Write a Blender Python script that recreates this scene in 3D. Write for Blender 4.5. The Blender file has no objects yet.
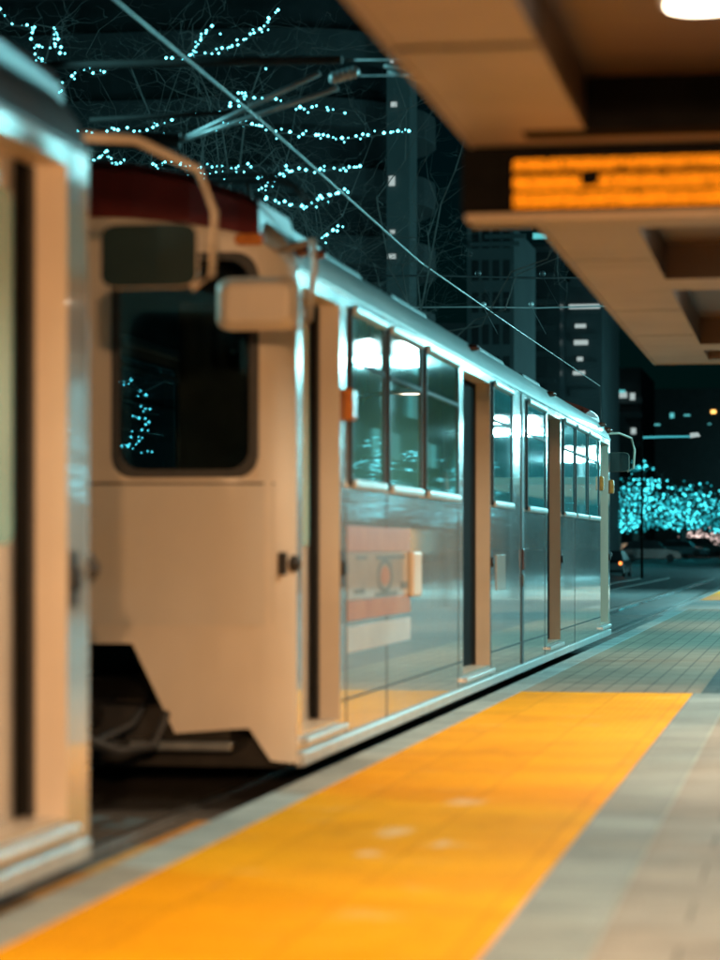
import bpy, math, random
from mathutils import Vector
R = math.radians
sc = bpy.context.scene
COL = sc.collection
rng = random.Random(7)

# ------------------------------------------------------------------ camera model
F, CX, HY, H = 2550.0, 360.0, 549.0, 1.40          # focal length and horizon, in pixels of a 720 wide frame; eye height
A = math.atan(450.0 / F)                            # the track runs 10 degrees to the right of the view
SA, CA = math.sin(A), math.cos(A)

def ray(x, y):
    u, v = (x - CX) / F, (HY - y) / F
    return Vector((-SA + CA * u, CA + SA * u, v))
def P(x, y, d):                                     # point at view depth d
    return Vector((0, 0, H)) + ray(x, y) * d
def PY(x, y, Y):                                    # point on the plane Y = const
    r = ray(x, y); return Vector((0, 0, H)) + r * (Y / r.y)
def PXl(x, y, X):
    r = ray(x, y); return Vector((0, 0, H)) + r * (X / r.x)

# ------------------------------------------------------------------ materials
def nmat(name):
    m = bpy.data.materials.new(name); m.use_nodes = True
    nt = m.node_tree; b = nt.nodes['Principled BSDF']
    return m, nt, b
def N(nt, t, **kw):
    n = nt.nodes.new(t)
    for k, v in kw.items():
        if hasattr(n, k): setattr(n, k, v)
    return n
def coords(nt, scale=(1, 1, 1)):
    tc = N(nt, 'ShaderNodeTexCoord'); mp = N(nt, 'ShaderNodeMapping')
    mp.inputs['Scale'].default_value = scale
    nt.links.new(tc.outputs['Object'], mp.inputs['Vector'])
    return mp.outputs['Vector']
def noise(nt, vec, scale, detail=4, rough=.55):
    n = N(nt, 'ShaderNodeTexNoise')
    n.inputs['Scale'].default_value = scale; n.inputs['Detail'].default_value = detail; n.inputs['Roughness'].default_value = rough
    nt.links.new(vec, n.inputs['Vector']); return n.outputs['Fac']
def ramp(nt, fac, stops):
    r = N(nt, 'ShaderNodeValToRGB'); e = r.color_ramp.elements
    while len(e) < len(stops): e.new(.5)
    for i, (p, c) in enumerate(stops):
        e[i].position = p; e[i].color = tuple(c) + (1,) if len(c) == 3 else c
    nt.links.new(fac, r.inputs['Fac']); return r.outputs['Color']
def mix(nt, fac, a, b, mode='MIX'):
    m = N(nt, 'ShaderNodeMix'); m.data_type = 'RGBA'; m.blend_type = mode
    for s, v in ((m.inputs[0], fac), (m.inputs[6], a), (m.inputs[7], b)):
        if hasattr(v, 'is_output'): nt.links.new(v, s)
        elif isinstance(v, (int, float)): s.default_value = v
        else: s.default_value = tuple(v) + (1,)
    return m.outputs[2]
def bump(nt, b, fac, strength=.2, dist=.01):
    n = N(nt, 'ShaderNodeBump'); n.inputs['Strength'].default_value = strength; n.inputs['Distance'].default_value = dist
    nt.links.new(fac, n.inputs['Height']); nt.links.new(n.outputs['Normal'], b.inputs['Normal'])

def varied(name, c1, c2, scale=3, rough=.6, metal=0, bumpk=.0, stretch=(1, 1, 1), coat=0, spec=.5, rr=None):
    m, nt, b = nmat(name)
    v = coords(nt, stretch)
    f = noise(nt, v, scale, 6)
    nt.links.new(ramp(nt, f, [(.3, c1), (.7, c2)]), b.inputs['Base Color'])
    b.inputs['Roughness'].default_value = rough; b.inputs['Metallic'].default_value = metal
    b.inputs['Coat Weight'].default_value = coat; b.inputs['Coat Roughness'].default_value = .06
    b.inputs['Specular IOR Level'].default_value = spec
    if rr:
        f2 = noise(nt, v, scale * 2.3, 5)
        mr = N(nt, 'ShaderNodeMapRange'); mr.inputs['To Min'].default_value = rr[0]; mr.inputs['To Max'].default_value = rr[1]
        mr.inputs['From Min'].default_value = .3; mr.inputs['From Max'].default_value = .7
        nt.links.new(f2, mr.inputs['Value']); nt.links.new(mr.outputs['Result'], b.inputs['Roughness'])
    if bumpk: bump(nt, b, f, bumpk)
    return m
def glow(name, col, strength, sample=False):
    m, nt, b = nmat(name)
    nt.nodes.remove(b)
    e = N(nt, 'ShaderNodeEmission'); e.inputs['Color'].default_value = tuple(col) + (1,); e.inputs['Strength'].default_value = strength
    nt.links.new(e.outputs[0], nt.nodes['Material Output'].inputs['Surface'])
    if not sample: m.cycles.emission_sampling = 'NONE'
    return m

M = {}
def body_paint():
    m, nt, b = nmat('body_paint')
    v = coords(nt, (1, .35, 1)); big = noise(nt, v, 1.3, 3)
    v2 = coords(nt, (2.2, 2.2, .5)); streak = noise(nt, v2, 1.1, 4)
    base = ramp(nt, big, [(.3, (.57, .475, .375)), (.7, (.65, .55, .44))])
    dirty = ramp(nt, streak, [(.40, (.50, .44, .37)), (.62, (1, 1, 1))])
    nt.links.new(mix(nt, .14, base, dirty, 'MULTIPLY'), b.inputs['Base Color'])
    mr = N(nt, 'ShaderNodeMapRange'); mr.inputs['To Min'].default_value = .42; mr.inputs['To Max'].default_value = .55
    mr.inputs['From Min'].default_value = .3; mr.inputs['From Max'].default_value = .7
    nt.links.new(streak, mr.inputs['Value']); nt.links.new(mr.outputs['Result'], b.inputs['Roughness'])
    b.inputs['Coat Weight'].default_value = .12; b.inputs['Coat Roughness'].default_value = .2
    bump(nt, b, noise(nt, coords(nt, (1, 1, 1)), 1.1, 1), .12, .02)
    return m
M['body'] = body_paint()
def side_skin():
    m, nt, b = nmat('silver_side_skin')
    big = noise(nt, coords(nt, (1, .4, 1)), 1.1, 4)
    base = ramp(nt, big, [(.3, (.46, .465, .455)), (.7, (.56, .56, .545))])
    st = noise(nt, coords(nt, (1, 2.2, .35)), 1.6, 7, .7)
    base = mix(nt, .3, base, ramp(nt, st, [(.36, (.62, .58, .52)), (.55, (1, 1, 1))]), 'MULTIPLY')
    sep = N(nt, 'ShaderNodeSeparateXYZ'); nt.links.new(coords(nt), sep.inputs[0])
    low = N(nt, 'ShaderNodeMapRange'); low.inputs['From Min'].default_value = .25; low.inputs['From Max'].default_value = 1.1; low.inputs['To Min'].default_value = 1; low.inputs['To Max'].default_value = 0
    nt.links.new(sep.outputs['Z'], low.inputs['Value'])
    ml = N(nt, 'ShaderNodeMath'); ml.operation = 'MULTIPLY'; nt.links.new(low.outputs['Result'], ml.inputs[0]); nt.links.new(noise(nt, coords(nt, (1, 1.5, 1)), 2.4, 7, .7), ml.inputs[1])
    base = mix(nt, ml.outputs[0], base, (.30, .24, .18))
    nt.links.new(base, b.inputs['Base Color'])
    mr = N(nt, 'ShaderNodeMapRange'); mr.inputs['From Min'].default_value = .3; mr.inputs['From Max'].default_value = .7; mr.inputs['To Min'].default_value = .10; mr.inputs['To Max'].default_value = .24
    nt.links.new(st, mr.inputs['Value']); nt.links.new(mr.outputs['Result'], b.inputs['Roughness'])
    b.inputs['Metallic'].default_value = .3
    b.inputs['Coat Weight'].default_value = 1; b.inputs['Coat Roughness'].default_value = .045
    bump(nt, b, noise(nt, coords(nt, (1, .6, 1)), .9, 1), .10, .02)
    return m
M['side'] = side_skin()
M['roofpaint'] = varied('pale_roof_paint', (.42, .46, .46), (.58, .61, .60), 1.5, .42, stretch=(1, .4, 1), coat=.3)
M['lower'] = varied('greyer_lower_panel_paint', (.52, .45, .37), (.60, .525, .435), 1.3, .5, stretch=(1, 1, .6), coat=.08)
M['nearroof'] = varied('dark_brown_roof_paint', (.045, .026, .018), (.08, .045, .03), 2, .5)  # dark tone paints shade into the near roof, beside its own brown
M['trim'] = varied('aluminium_trim', (.55, .57, .57), (.70, .71, .70), 6, .32, .55)
M['door'] = varied('door_paint', (.40, .36, .32), (.48, .44, .38), 3, .28, coat=.5)
M['rubber'] = varied('black_rubber', (.010, .010, .010), (.022, .02, .02), 12, .6)
M['red'] = varied('dark_red_paint', (.13, .012, .006), (.20, .02, .009), 2.5, .38)
M['under'] = varied('grimy_underframe', (.012, .011, .010), (.035, .03, .026), 5, .8, bumpk=.3)
M['steel'] = varied('worn_steel', (.30, .30, .30), (.5, .49, .47), 8, .3, .9)
M['dark_steel'] = varied('dark_painted_steel', (.02, .025, .027), (.045, .05, .052), 6, .5)
M['wire'] = varied('copper_wire', (.32, .36, .36), (.5, .52, .5), 20, .35, .6)
M['arm'] = varied('galvanised_tube', (.4, .44, .45), (.55, .58, .58), 9, .4, .5)
def glass(name, c, rough=.03):
    m, nt, b = nmat(name)
    f = noise(nt, coords(nt), .9, 2)
    nt.links.new(ramp(nt, f, [(.3, c), (.7, tuple(x * 1.5 for x in c))]), b.inputs['Base Color'])
    b.inputs['Roughness'].default_value = rough; b.inputs['IOR'].default_value = 1.52
    b.inputs['Coat Weight'].default_value = .5; b.inputs['Coat Roughness'].default_value = .02
    bump(nt, b, noise(nt, coords(nt), .8, 1), .05, .02)
    return m
M['glass'] = glass('tinted_side_glass', (.085, .34, .36))
M['screen'] = glass('dark_windscreen_glass', (.006, .010, .011))
def clear_glass():
    m, nt, b = nmat('clear_glass'); nt.nodes.remove(b)
    t = N(nt, 'ShaderNodeBsdfTransparent'); t.inputs['Color'].default_value = (.66, .76, .77, 1)
    g = N(nt, 'ShaderNodeBsdfGlossy'); g.inputs['Roughness'].default_value = .03
    lw = N(nt, 'ShaderNodeLayerWeight'); lw.inputs['Blend'].default_value = .5
    pw = N(nt, 'ShaderNodeMath'); pw.operation = 'POWER'; pw.inputs[1].default_value = 5; nt.links.new(lw.outputs['Facing'], pw.inputs[0])
    f = N(nt, 'ShaderNodeMath'); f.operation = 'MULTIPLY_ADD'; f.inputs[1].default_value = .9; f.inputs[2].default_value = .03; nt.links.new(pw.outputs[0], f.inputs[0])
    bp = N(nt, 'ShaderNodeBump'); bp.inputs['Strength'].default_value = .05; nt.links.new(noise(nt, coords(nt), .8, 1), bp.inputs['Height']); nt.links.new(bp.outputs[0], g.inputs['Normal'])
    x = N(nt, 'ShaderNodeMixShader'); nt.links.new(f.outputs[0], x.inputs[0]); nt.links.new(t.outputs[0], x.inputs[1]); nt.links.new(g.outputs[0], x.inputs[2])
    nt.links.new(x.outputs[0], nt.nodes['Material Output'].inputs['Surface']); return m
M['clear'] = clear_glass()
M['mirror'] = varied('mirror_glass', (.012, .022, .024), (.02, .035, .037), 2, .06)
M['amber'] = varied('amber_lens', (.45, .13, .02), (.6, .2, .03), 20, .25)
M['brownlens'] = varied('dull_red_lens', (.09, .022, .012), (.15, .032, .016), 20, .25)
M['orange'] = varied('orange_livery', (.40, .17, .09), (.50, .25, .14), 3, .35, coat=.3)
M['greypanel'] = varied('grey_beige_livery', (.36, .31, .27), (.45, .39, .33), 7, .3, coat=.5)
M['white'] = varied('white_livery', (.52, .55, .57), (.64, .66, .68), 2.5, .25, coat=.5)
M['markdark'] = varied('dark_emblem_paint', (.12, .125, .115), (.18, .185, .17), 9, .4)

def concrete(name, c1, c2, joint, tile, rough=.75, mortar=(.35, .33, .31, 1)):
    m, nt, b = nmat(name)
    v = coords(nt)
    f = noise(nt, v, 2.2, 8, .65); g = noise(nt, v, 38, 4)
    base = ramp(nt, f, [(.28, c1), (.72, c2)])
    base = mix(nt, .5, base, ramp(nt, g, [(.3, (.72, .72, .72)), (.7, (1.15, 1.15, 1.15))]), 'MULTIPLY')
    st = noise(nt, coords(nt, (.6, 1.6, 1)), .9, 6, .7)
    base = mix(nt, .55, base, ramp(nt, st, [(.36, (.55, .53, .5)), (.56, (1, 1, 1))]), 'MULTIPLY')
    br = N(nt, 'ShaderNodeTexBrick'); nt.links.new(v, br.inputs['Vector'])
    br.offset = joint; br.inputs['Scale'].default_value = 1
    br.inputs['Brick Width'].default_value = tile[0]; br.inputs['Row Height'].default_value = tile[1]
    br.inputs['Mortar Size'].default_value = tile[2]; br.inputs['Mortar Smooth'].default_value = .3
    br.inputs['Color1'].default_value = (.88, .86, .84, 1); br.inputs['Color2'].default_value = (1.06, 1.04, 1.02, 1); br.inputs['Mortar'].default_value = mortar
    base = mix(nt, 1, base, br.outputs['Color'], 'MULTIPLY')
    nt.links.new(base, b.inputs['Base Color'])
    b.inputs['Roughness'].default_value = rough
    bump(nt, b, g, .35, .004)
    return m
M['conc'] = concrete('grey_platform_concrete', (.30, .345, .34), (.44, .49, .475), 0, (30, 1.2, .012))
M['band'] = concrete('grey_band_concrete', (.21, .25, .25), (.31, .355, .345), 0, (30, .9, .012))
M['beige'] = concrete('beige_paving', (.225, .205, .175), (.34, .31, .262), .5, (.9, .6, .008))
M['paver'] = concrete('brick_pavers', (.27, .20, .14), (.39, .30, .215), 0, (.2, 3.0, .014), mortar=(.5, .48, .46, 1))
M['slabs'] = concrete('dark_paving', (.06, .075, .075), (.10, .12, .12), .5, (.6, .6, .01))
def yellow():
    m, nt, b = nmat('yellow_tactile_paint')
    v = coords(nt)
    f = noise(nt, coords(nt, (.5, 1, 1)), 1.2, 5, .6)
    base = ramp(nt, f, [(.3, (.84, .34, .001)), (.7, (.93, .42, .002))])
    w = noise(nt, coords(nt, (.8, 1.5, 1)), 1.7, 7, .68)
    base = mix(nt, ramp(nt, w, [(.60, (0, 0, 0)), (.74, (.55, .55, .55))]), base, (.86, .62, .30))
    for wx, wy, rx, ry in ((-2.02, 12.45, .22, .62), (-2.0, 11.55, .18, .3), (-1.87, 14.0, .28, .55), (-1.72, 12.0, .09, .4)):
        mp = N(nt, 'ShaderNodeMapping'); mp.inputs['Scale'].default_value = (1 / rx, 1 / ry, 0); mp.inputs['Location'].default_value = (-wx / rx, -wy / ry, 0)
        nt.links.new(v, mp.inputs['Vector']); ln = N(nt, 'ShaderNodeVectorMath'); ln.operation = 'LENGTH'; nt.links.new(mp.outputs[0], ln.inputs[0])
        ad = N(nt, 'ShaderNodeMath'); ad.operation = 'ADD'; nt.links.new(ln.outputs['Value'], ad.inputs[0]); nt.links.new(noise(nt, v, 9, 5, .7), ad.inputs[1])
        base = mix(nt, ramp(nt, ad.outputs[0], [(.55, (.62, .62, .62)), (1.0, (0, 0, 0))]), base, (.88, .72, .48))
    d = noise(nt, coords(nt, (1.2, .5, 1)), 2.8, 6, .7)
    base = mix(nt, .22, base, ramp(nt, d, [(.33, (.55, .5, .45)), (.5, (1, 1, 1))]), 'MULTIPLY')
    br = N(nt, 'ShaderNodeTexBrick'); nt.links.new(v, br.inputs['Vector']); br.offset = 0
    br.inputs['Scale'].default_value = 1; br.inputs['Brick Width'].default_value = .61; br.inputs['Row Height'].default_value = .61
    br.inputs['Mortar Size'].default_value = .008; br.inputs['Mortar Smooth'].default_value = .4
    br.inputs['Color1'].default_value = (.93, .93, .93, 1); br.inputs['Color2'].default_value = (1.05, 1.05, 1.05, 1); br.inputs['Mortar'].default_value = (.80, .78, .75, 1)
    base = mix(nt, 1, base, br.outputs['Color'], 'MULTIPLY')
    nt.links.new(base, b.inputs['Base Color']); b.inputs['Roughness'].default_value = .65; b.inputs['Specular IOR Level'].default_value = .04
    vo = N(nt, 'ShaderNodeTexVoronoi'); nt.links.new(v, vo.inputs['Vector']); vo.inputs['Scale'].default_value = 16; vo.inputs['Randomness'].default_value = 0
    mr = N(nt, 'ShaderNodeMapRange'); mr.inputs['From Min'].default_value = .15; mr.inputs['From Max'].default_value = .32; mr.inputs['To Min'].default_value = 1; mr.inputs['To Max'].default_value = 0
    nt.links.new(vo.outputs['Distance'], mr.inputs['Value']); bump(nt, b, mr.outputs['Result'], .5, .006)
    return m
M['yellow'] = yellow()
M['line'] = varied('worn_line_paint', (.45, .2, .02), (.7, .3, .03), 6, .7)
M['asphalt'] = varied('wet_asphalt', (.03, .035, .037), (.06, .066, .068), 2.5, .4, bumpk=.2, rr=(.28, .6))
M['trackbed'] = varied('track_slab', (.07, .06, .052), (.13, .115, .10), 3, .6, bumpk=.3, rr=(.4, .8))
M['roadslab'] = varied('road_concrete', (.14, .16, .16), (.22, .245, .245), 1.2, .45, bumpk=.15, rr=(.3, .6))
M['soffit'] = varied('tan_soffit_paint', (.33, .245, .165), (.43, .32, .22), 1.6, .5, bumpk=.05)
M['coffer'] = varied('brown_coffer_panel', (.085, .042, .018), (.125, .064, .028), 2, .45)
M['blackbox'] = varied('black_sign_housing', (.003, .0028, .0026), (.006, .0055, .005), 10, .8, spec=.05)
M['led'] = glow('amber_led', (1.0, .235, .005), 2.2)
M['lens'] = glow('downlight_lens', (1.0, .80, .58), 14)
M['globe'] = glow('street_lamp_globe', (.60, .97, 1.0), 55)
M['bulb'] = glow('string_light_bulb', (.16, .85, 1.0), 7)
M['farbulb'] = glow('far_string_light_bulb', (.06, .74, .84), 4)
M['dimbulb'] = glow('dim_string_light_bulb', (.03, .62, .72), .9)
M['whitebulb'] = glow('far_white_bulb', (.95, .72, .66), 2.2)
M['winw'] = glow('lit_window_white', (.75, .92, .9), .55)
M['winteal'] = glow('lit_window_teal', (.15, .75, .78), .8)
M['winwarm'] = glow('lit_lamp_warm', (1, .5, .12), 3)
M['wincold'] = glow('lit_window_cold', (.25, .85, .9), .35)
M['arm_glow'] = glow('lit_arm_tube', (.1, .75, .85), .6)  # glow stands in for lamp light falling on the arm
M['bark'] = varied('pale_bark', (.06, .056, .052), (.11, .103, .097), 6, .85, bumpk=.3)
M['b_dark'] = varied('dark_building_concrete', (.018, .024, .026), (.034, .043, .045), .35, .8)
M['b_teal'] = varied('grey_building_render', (.055, .075, .078), (.08, .105, .108), .3, .8)
M['b_black'] = varied('black_facade_glass', (.012, .016, .018), (.03, .036, .038), .5, .25)
M['carpaint'] = varied('dark_car_paint', (.02, .03, .032), (.035, .045, .048), 3, .2, coat=1)
M['carblue'] = varied('blue_grey_car_paint', (.06, .10, .115), (.085, .135, .15), 3, .22, coat=1)
M['carsilver'] = varied('silver_car_paint', (.25, .28, .28), (.32, .36, .36), 3, .25, .3, coat=1)
M['tyre'] = varied('tyre_rubber', (.012, .012, .012), (.02, .02, .02), 8, .8)
M['head'] = glow('car_lamp_white', (.8, .95, .95), 5)
M['tail'] = glow('car_lamp_amber', (1, .25, .05), 4)

# ------------------------------------------------------------------ mesh building
class MB:
    def __init__(s): s.v, s.f, s.sm = [], [], []
    def add(s, vs, fs, smooth=False):
        o = len(s.v); s.v += [tuple(p) for p in vs]
        s.f += [tuple(i + o for i in f) for f in fs]; s.sm += [smooth] * len(fs); return s
    def quad(s, a, b, c, d): return s.add([a, b, c, d], [(0, 1, 2, 3)])
    def box(s, x0, x1, y0, y1, z0, z1):
        v = [(x, y, z) for z in (z0, z1) for y in (y0, y1) for x in (x0, x1)]
        return s.add(v, [(0, 2, 3, 1), (4, 5, 7, 6), (0, 1, 5, 4), (2, 6, 7, 3), (0, 4, 6, 2), (1, 3, 7, 5)])
    def prism(s, poly, off):                          # poly: list of 3D points, extruded along vector off
        n = len(poly); off = Vector(off)
        v = [Vector(p) for p in poly] + [Vector(p) + off for p in poly]
        return s.add(v, [tuple(range(n))[::-1], tuple(range(n, 2 * n))] + [(i, (i + 1) % n, n + (i + 1) % n, n + i) for i in range(n)])
    def ring(s, outer, inner, off):                   # frame between two loops with the same count
        n = len(outer); off = Vector(off)
        a = [Vector(p) for p in outer]; b = [Vector(p) for p in inner]
        v = a + b + [p + off for p in a] + [p + off for p in b]
        f = []
        for i in range(n):
            j = (i + 1) % n
            f += [(i, j, n + j, n + i), (2 * n + i, 3 * n + i, 3 * n + j, 2 * n + j), (i, 2 * n + i, 2 * n + j, j), (n + i, n + j, 3 * n + j, 3 * n + i)]
        return s.add(v, f)
    def tube(s, pts, r, n=8, cap=True):
        pts = [Vector(p) for p in pts]; m = len(pts)
        if not isinstance(r, (list, tuple)): r = [r] * m
        vs = []
        for i, p in enumerate(pts):
            t = (pts[min(i + 1, m - 1)] - pts[max(i - 1, 0)])
            t = t.normalized() if t.length > 1e-9 else Vector((0, 0, 1))
            ref = Vector((0, 0, 1)) if abs(t.z) < .9 else Vector((1, 0, 0))
            a = t.cross(ref).normalized(); b = t.cross(a)
            vs += [p + (a * math.cos(k * 2 * math.pi / n) + b * math.sin(k * 2 * math.pi / n)) * r[i] for k in range(n)]
        fs = [(i * n + k, i * n + (k + 1) % n, (i + 1) * n + (k + 1) % n, (i + 1) * n + k) for i in range(m - 1) for k in range(n)]
        s.add(vs, fs, n > 4)
        if cap and n > 2:
            o = len(s.v) - len(vs)
            s.f += [tuple(o + k for k in range(n))[::-1], tuple(o + (m - 1) * n + k for k in range(n))]; s.sm += [False, False]
        return s
    def ball(s, c, r, seg=6, rings=4, sz=1):
        c = Vector(c); vs = [c + Vector((0, 0, r * sz))]
        for i in range(1, rings):
            t = math.pi * i / rings
            vs += [c + Vector((r * math.sin(t) * math.cos(2 * math.pi * k / seg), r * math.sin(t) * math.sin(2 * math.pi * k / seg), r * sz * math.cos(t))) for k in range(seg)]
        vs.append(c - Vector((0, 0, r * sz)))
        fs = [(0, 1 + k, 1 + (k + 1) % seg) for k in range(seg)]
        for i in range(rings - 2):
            a = 1 + i * seg; b = a + seg
            fs += [(a + k, b + k, b + (k + 1) % seg, a + (k + 1) % seg) for k in range(seg)]
        l = len(vs) - 1; a = 1 + (rings - 2) * seg
        fs += [(l, a + (k + 1) % seg, a + k) for k in range(seg)]
        return s.add(vs, fs, True)
    def star(s, c, r):                                # a tiny bulb of eight faces
        x, y, z = c
        return s.add([(x + r, y, z), (x - r, y, z), (x, y + r, z), (x, y - r, z), (x, y, z + r), (x, y, z - r)],
                     [(0, 2, 4), (2, 1, 4), (1, 3, 4), (3, 0, 4), (2, 0, 5), (1, 2, 5), (3, 1, 5), (0, 3, 5)], True)
    def build(s, name, mat, parent=None, loc=None, bevel=0, fix=True):
        if parent is not None: off = Vector(ORIGIN.get(parent.name, (0, 0, 0)))
        else: off = Vector(loc) if loc else Vector((0, 0, 0))
        me = bpy.data.meshes.new(name)
        me.from_pydata([tuple(Vector(p) - off) for p in s.v], [], s.f)
        me.polygons.foreach_set('use_smooth', s.sm)
        me.materials.append(mat)
        if fix:
            import bmesh
            bm = bmesh.new(); bm.from_mesh(me); bmesh.ops.recalc_face_normals(bm, faces=bm.faces); bm.to_mesh(me); bm.free()
        me.update()
        o = bpy.data.objects.new(name, me); COL.objects.link(o)
        if parent is not None: o.parent = parent
        else: o.location = off
        ORIGIN[o.name] = off
        if bevel:
            b = o.modifiers.new('Bevel', 'BEVEL'); b.width = bevel; b.segments = 2; b.limit_method = 'ANGLE'; b.angle_limit = R(40)
        return o
ORIGIN = {}
def tag(o, label=None, cat=None, group=None, kind=None):
    for k, v in (('label', label), ('category', cat), ('group', group), ('kind', kind)):
        if v: o[k] = v
    return o
def empty(name, loc):
    o = bpy.data.objects.new(name, None); COL.objects.link(o); o.location = loc; o.empty_display_size = .2
    ORIGIN[o.name] = Vector(loc); return o
def kids(o): return [c for c in bpy.data.objects if c.parent == o]
def copy_tree(o, parent=None):
    c = o.copy(); COL.objects.link(c); c.parent = parent
    for ch in kids(o): copy_tree(ch, c)
    return c
def rrect(u0, u1, w0, w1, r, seg=5):
    pts = []
    for cx, cy, a0 in ((u1 - r, w1 - r, 0), (u0 + r, w1 - r, 90), (u0 + r, w0 + r, 180), (u1 - r, w0 + r, 270)):
        for k in range(seg + 1):
            a = R(a0 + 90 * k / seg); pts.append((cx + r * math.cos(a), cy + r * math.sin(a)))
    return pts
def lamp(name, kind, loc, power, col, size=.15, **kw):
    l = bpy.data.lights.new(name, kind); l.energy = power; l.color = col
    if kind in ('POINT', 'SPOT'): l.shadow_soft_size = size
    for k, v in kw.items(): setattr(l, k, v)
    o = bpy.data.objects.new(name, l); COL.objects.link(o); o.location = loc; return o

# ------------------------------------------------------------------ the ground
ZR = -.20                                             # street and track level; the platform top is z = 0
def sheet(name, x0, x1, y0, y1, z, mat, kind='structure'):
    b = MB(); b.quad((x0, y0, z), (x1, y0, z), (x1, y1, z), (x0, y1, z)); return tag(b.build(name, mat), kind=kind)
g = MB()
rows = [(-60, ZR - .004), (150, ZR - .004), (210, .42), (330, .8), (900, 1.0)]
for (ya, za), (yb, zb) in zip(rows, rows[1:]):
    g.quad((-500, ya, za), (400, ya, za), (400, yb, zb), (-500, yb, zb))
tag(g.build('ground', M['asphalt']), kind='structure')
sheet('track_bed', -10.6, -3.06, -30, 62, ZR, M['trackbed'])
sheet('road', -60, -3.06, 62.01, 102, ZR, M['roadslab'])
PE = -3.05                                            # platform edge
p = MB()
p.box(PE, -2.80, -20, 110, ZR - .05, 0)
tag(p.build('platform_edge', M['conc'], bevel=.012), kind='structure')
p = MB(); p.box(-2.80, 9, -20, 110, ZR - .05, -.004)
tag(p.build('platform', M['conc']), kind='structure')
YE = 24.9
YX0, YX1, BX1 = -2.79, -1.105, -.745
sheet('yellow_strip', YX0, YX1, -19, YE, .002, M['yellow'])
sheet('yellow_strip', -2.97, YX1, 70, 109, .002, M['yellow'])
sheet('band', YX1 + .001, BX1 - .012, -19, YE, .002, M['band'])
sheet('paving', BX1 + .004, 8.9, -19, YE, .002, M['beige'])
sheet('paving', YX0, BX1 - .3, YE + .004, 60, .002, M['paver'])
sheet('path', BX1 - .296, 8.9, YE + .004, 69.9, .002, M['slabs'])
b = MB(); b.box(YX1 - .006, YX1 + .006, -19, YE, 0.0, .006); tag(b.build('joint_line', M['white']), kind='structure')
for xa, xb, ya, yb in ((-3.55, -3.43, 10.6, 14.6), (-3.36, -3.26, 11.4, 15.3)):
    sheet('marking_and_glint', xa, xb, ya, yb, ZR + .004, M['line'])

sheet('marking_and_glint', -5.0, -4.80, 41.5, 130, ZR + .006, M['white'])  # white strip painted in place of the glint along the rail
TX = -4.44                                            # track centre
for k, x in enumerate((TX - .72, TX + .72, TX - 4.6, TX - 3.16)):
    b = MB(); b.box(x - .035, x + .035, -25, 62, ZR, ZR + .035); b.box(x - .06, x + .06, 62, 140, ZR, ZR + .03); b.box(x - .06, x + .06, 40.5, 61.99, ZR + .001, ZR + .04)
    tag(b.build('rail', M['steel'], loc=(x, 20, ZR)), 'steel rail of the tram track, %s' % ('beneath the tram on its far side', 'beneath the tram on its platform side',
        'outermost from the platform on the empty second track', 'innermost rail of the empty second track')[k], 'rail', 'tram rails')

# ------------------------------------------------------------------ the tram
def ysd(x): return (2589.0 * 3.14 / (810.0 - x) - .5456) / .98478      # place along the tram's platform side seen at column x
SX = -3.14; HW = 1.30
Y0, Y1 = ysd(297), ysd(297) + 24.4
L = Y1 - Y0
doors = [(ysd(302), ysd(340)), (ysd(463), ysd(490)), (ysd(547.5), ysd(560.5)), (ysd(600.5), ysd(608.3))]
wins = [(ysd(349), ysd(383)), (ysd(387), ysd(420)), (ysd(424), ysd(457)), (ysd(491.5), ysd(511)), (ysd(526), ysd(544.5)),
        (ysd(562.5), ysd(573.5)), (ysd(575), ysd(586)), (ysd(587.2), ysd(598))]
ZB, ZD0, ZD1, ZG, WZ0, WZ1 = .07, .245, 3.05, 3.13, 1.89, 3.04
DEP = .17
Y1 = doors[3][1] + .32; L = Y1 - Y0

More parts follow.
